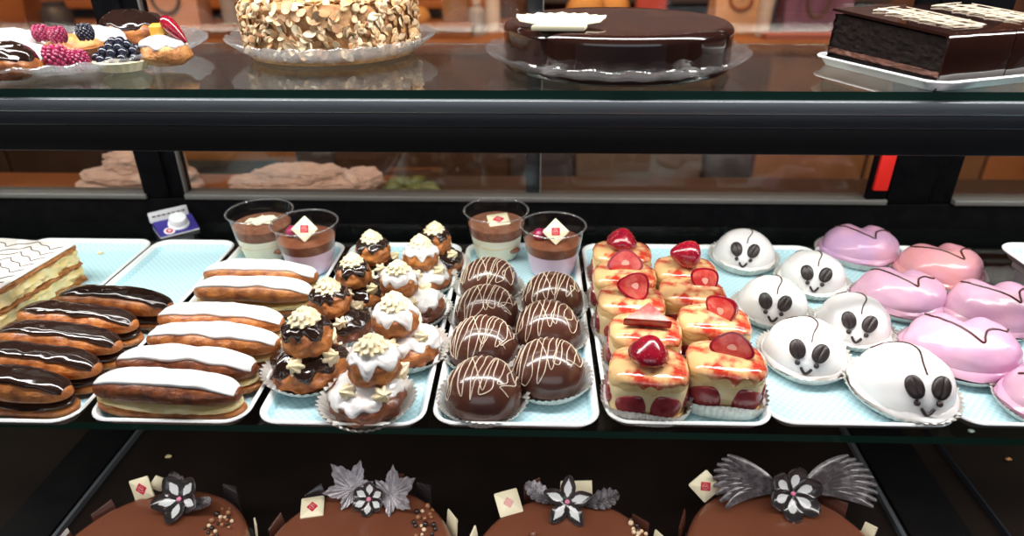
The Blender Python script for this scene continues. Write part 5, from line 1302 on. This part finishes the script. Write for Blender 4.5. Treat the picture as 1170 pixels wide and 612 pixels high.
def lathe_thing(name, label, cat, m, prof, px, y=YR + 0.2, n=28, group=None, capm=None, z=ZR):
    x = aty(px, 20, y).x
    if capm is None:
        mb = MB(); lathe(mb, prof, n); o = mb.build(name, m, None, loc=(x, y, z + 0.0005)); return tag(o, label, cat, group)
    t = thing(name, label, cat, (x, y, z + 0.0005), 0, group); mb = MB(); lathe(mb, prof, n); mb.build('bottle_body', m, t)
    H = prof[-1][1]; r = prof[-2][0]; mb = MB(); lathe(mb, [(0, H - 0.02), (r + 0.004, H - 0.02), (r + 0.004, H + 0.012), (0, H + 0.012)], n); mb.build('bottle_cap', capm, t); return t
bt = lambda r, h: [(0, 0), (r, 0), (r, h * 0.62), (r * 0.8, h * 0.72), (r * 0.36, h * 0.8), (r * 0.34, h), (0, h)]
lathe_thing('bottle', 'grey bottle behind the left plate and the almond cake', 'bottle', 'bottle_grey', bt(0.034, 0.26), 266, capm='dark_ink', group='bottles on the rear counter')
lathe_thing('bottle', 'dark grey bottle left of the white one, between the two cakes', 'bottle', 'bottle_grey', bt(0.030, 0.12), 545, YR + 0.12, capm='bottle_white', group='bottles on the rear counter')
lathe_thing('bottle', 'tall white bottle left of the dark chocolate cake', 'bottle', 'bottle_white', bt(0.026, 0.26), 563, capm='bottle_white', group='bottles on the rear counter')
lathe_thing('tall_canister', 'slim pale canister between the paper bag and the purple bag', 'canister', 'bottle_white', [(0, 0), (0.022, 0), (0.024, 0.003), (0.024, 0.2), (0.020, 0.215), (0.010, 0.22), (0, 0.22)], 873, YR + 0.10)
lathe_thing('jar', 'round dark jar above the raspberries at far left', 'jar', 'slate_door', [(0, 0), (0.045, 0), (0.05, 0.01), (0.05, 0.07), (0.035, 0.085), (0.037, 0.1), (0, 0.1)], 66)
simple('cardboard_box', 'flat orange box between the plate and almond cake', 'box', 'wood_orange', lambda mb: (box(mb, -0.06, 0.06, -0.05, 0.05, 0, 0.028, 0.003), box(mb, -0.063, 0.063, -0.053, 0.053, 0.020, 0.034, 0.003)), (RP(246, YR + .07), YR + 0.07, ZR + 0.0005))
simple('pastry_box', 'low orange brown box right of the almond cake', 'box', 'wood_orange', lambda mb: (box(mb, -0.10, 0.10, -0.05, 0.05, 0, 0.036, 0.003), box(mb, -0.103, 0.103, -0.053, 0.053, 0.024, 0.04, 0.003)), (RP(505, YR + .08), YR + 0.08, ZR + 0.0005))
simple('blue_carton', 'blue carton standing beside the purple bag', 'carton', 'blue_box', lambda mb: (box(mb, -0.045, 0.045, -0.03, 0.03, 0, 0.15, 0.002), box(mb, -0.04, 0.04, -0.004, 0.004, 0.149, 0.17, 0.002)), (RP(890, YR + .3), YR + 0.30, ZR + 0.0005))
simple('pink_tray', 'shallow pink tray below the purple bag', 'tray', 'pink_base', lambda mb: (box(mb, -0.13, 0.13, -0.03, 0.03, 0, 0.012, 0.002), box(mb, -0.133, 0.133, -0.033, 0.033, 0.012, 0.018, 0.002)), (RP(922, YR + .04), YR + 0.04, ZR + 0.0005))
simple('red_carton', 'red carton behind the dark chocolate cake', 'carton', 'red_pack', lambda mb: (box(mb, -0.05, 0.05, -0.03, 0.03, 0, 0.16, 0.002), box(mb, -0.045, 0.045, -0.003, 0.003, 0.159, 0.18, 0.001)), (RP(742), YR + 0.2, ZR + 0.0005))
def loaf(label, px, w, h, seed, z=ZR):
    mb = MB(); Blob(w, h * 0.6, h * 0.45, h * 0.45, e=0.75, amp=0.1, seed=seed, sx=1.3).mesh(mb, 30, 18); o = mb.build('bread_loaf', 'loaf', None, loc=(RP(px, YR + 0.36 if seed == 4 else YR + 0.2), YR + (0.36 if seed == 4 else 0.2), z + 0.0008)); tag(o, label, 'bread', 'bread loaves on the rear counter')
loaf('golden loaf behind the white fan of the chocolate cake', 668, 0.055, 0.125, 2); loaf('golden loaf at the right behind the chocolate cake', 700, 0.05, 0.11, 4)
for px, m, w, h, lb in ((478, 'loaf', 0.045, 0.07, 'small round loaf just right of the almond cake'), ):
    mb = MB(); Blob(w, h * 0.6, h * 0.45, h * 0.45, e=0.8, amp=0.12, seed=px).mesh(mb, 28, 16); o = mb.build('bread_loaf', m, None, loc=(RP(px, YR + .3), YR + 0.3, ZR + 0.0008)); tag(o, lb, 'bread', 'bread loaves on the rear counter')
bag('tan paper bag between the almond cake and the bottles', 508, 536, 'cardboard', 0.16, 'paper_bag', None, YR + 0.25, 0.1)
# wall shelves above the rear counter
def wall_shelf(label, x0, x1, z, m):
    mb = MB(); box(mb, x0, x1, 2.84, 2.999, z, z + 0.03, 0.003)
    for x in (x0 + 0.06, x1 - 0.06): box(mb, x - 0.012, x + 0.012, 2.88, 2.999, z - 0.09, z + 0.001, 0.002)
    o = mb.build('wall_shelf', m, None); tag(o, label, 'wall shelf', 'shelves on the back wall')
wall_shelf('dark wooden shelf on the back wall at right', aty(600, 5, 2.9).x, aty(1010, 5, 2.9).x, aty(700, 4, 2.84).z, 'slate_door')
wall_shelf('wooden shelf on the back wall at left', aty(-60, 8, 2.9).x, aty(560, 8, 2.9).x, aty(300, 10, 2.84).z, 'chair_wood')
# steel pan on the floor in front of the rear counter, seen through the middle window
def chair(label, x, y, rz, m):
    t = thing('wooden_chair', label, 'chair', (x, y, 0), rz, 'wooden chairs behind the case')
    mb = MB(); box(mb, -0.2, 0.2, -0.2, 0.2, 0.43, 0.46, 0.01); mb.build('seat', m, t)
    for sx in (-1, 1):
        for sy in (-1, 1):
            mb = MB(); tube(mb, [(sx * 0.175, sy * 0.175, 0), (sx * 0.165, sy * 0.165, 0.43)] if sy < 0 else [(sx * 0.175, 0.19, 0), (sx * 0.17, 0.18, 0.45), (sx * 0.17, 0.22, 0.88)], 0.016, 10, taper=False); mb.build('leg', m, t)
    for z in (0.62, 0.80):
        mb = MB(); box(mb, -0.16, 0.16, 0.188 if z < 0.7 else 0.206, 0.200 if z < 0.7 else 0.218, z, z + 0.06, 0.004); mb.build('back_rail', m, t)
    return t
chair('wooden chair behind the crumpled towel, seen through the window', aty(300, 185, 1.75).x, 1.72, PI, 'chair_wood')
px = aty(715, 175, 1.7)
t = thing('stock_pot', 'steel stock pot with arched handles seen through the middle window', 'pot', (px.x, 1.72, 0.0))
mb = MB(); lathe(mb, [(0, 0), (0.15, 0), (0.165, 0.02), (0.165, 0.50), (0.172, 0.505), (0.172, 0.515), (0.160, 0.515), (0.155, 0.03), (0, 0.03)], 48); mb.build('pot_body', 'steel', t)
for s in (-1, 1):
    mb = MB(); tube(mb, smooth_path([(s * 0.16, -0.05, 0.42), (s * 0.205, -0.035, 0.42), (s * 0.21, 0.035, 0.42), (s * 0.16, 0.05, 0.42)], 6), 0.007, 8); mb.build('handle', 'steel', t)

# ------------------------------------------------------------------ light
def area(name, loc, rot, sx, sy, power, col, spread=180):
    l = bpy.data.lights.new(name, 'AREA'); l.shape = 'RECTANGLE'; l.size = sx; l.size_y = sy; l.energy = power; l.color = col; l.spread = rad(spread)
    o = bpy.data.objects.new(name, l); COL.objects.link(o); o.location = loc; o.rotation_euler = rot; return o
COOL = (0.92, 0.96, 1.0); WARM = (1.0, 0.62, 0.34)
area('strip_under_upper_shelf', (0, 0.645, ZU - 0.030), (rad(36), 0, 0), 2.6, 0.03, 4.3, (1.0, 0.97, 0.93))
area('strip_canopy', (0, 0.60, ZT + 0.69), (rad(0), 0, 0), 2.6, 0.06, 23, (1.0, 0.97, 0.94))
area('strip_under_lower_shelf', (0, 0.475, ZT - 0.014), (rad(-6), 0, 0), 2.6, 0.025, 3.2, (1.0, 0.97, 0.94))
area('shop_window', (0, -2.55, 2.0), (rad(84), 0, 0), 5.0, 1.3, 26, (0.86, 0.93, 1.0))
for x in (-1.6, 0.1, 1.7):
    area('room_lamp', (x, 1.55, 2.4), (rad(38), 0, 0), 0.9, 0.5, 17, WARM, 130)
w = bpy.data.worlds.new('world'); scene.world = w; w.use_nodes = True
bg = w.node_tree.nodes['Background']; bg.inputs['Color'].default_value = (0.75, 0.85, 1.0, 1); bg.inputs['Strength'].default_value = 0.10
vs_ = scene.view_settings
scene.display_settings.display_device = 'sRGB'
vs_.view_transform = 'Standard'; vs_.look = 'None'; vs_.gamma = 1.0; vs_.use_curve_mapping = False; vs_.exposure = 0.0
scene.cycles.max_bounces = 10; scene.cycles.transparent_max_bounces = 16; scene.cycles.caustics_reflective = False; scene.cycles.caustics_refractive = False
scene.cycles.use_denoising = True
bpy.context.view_layer.update()
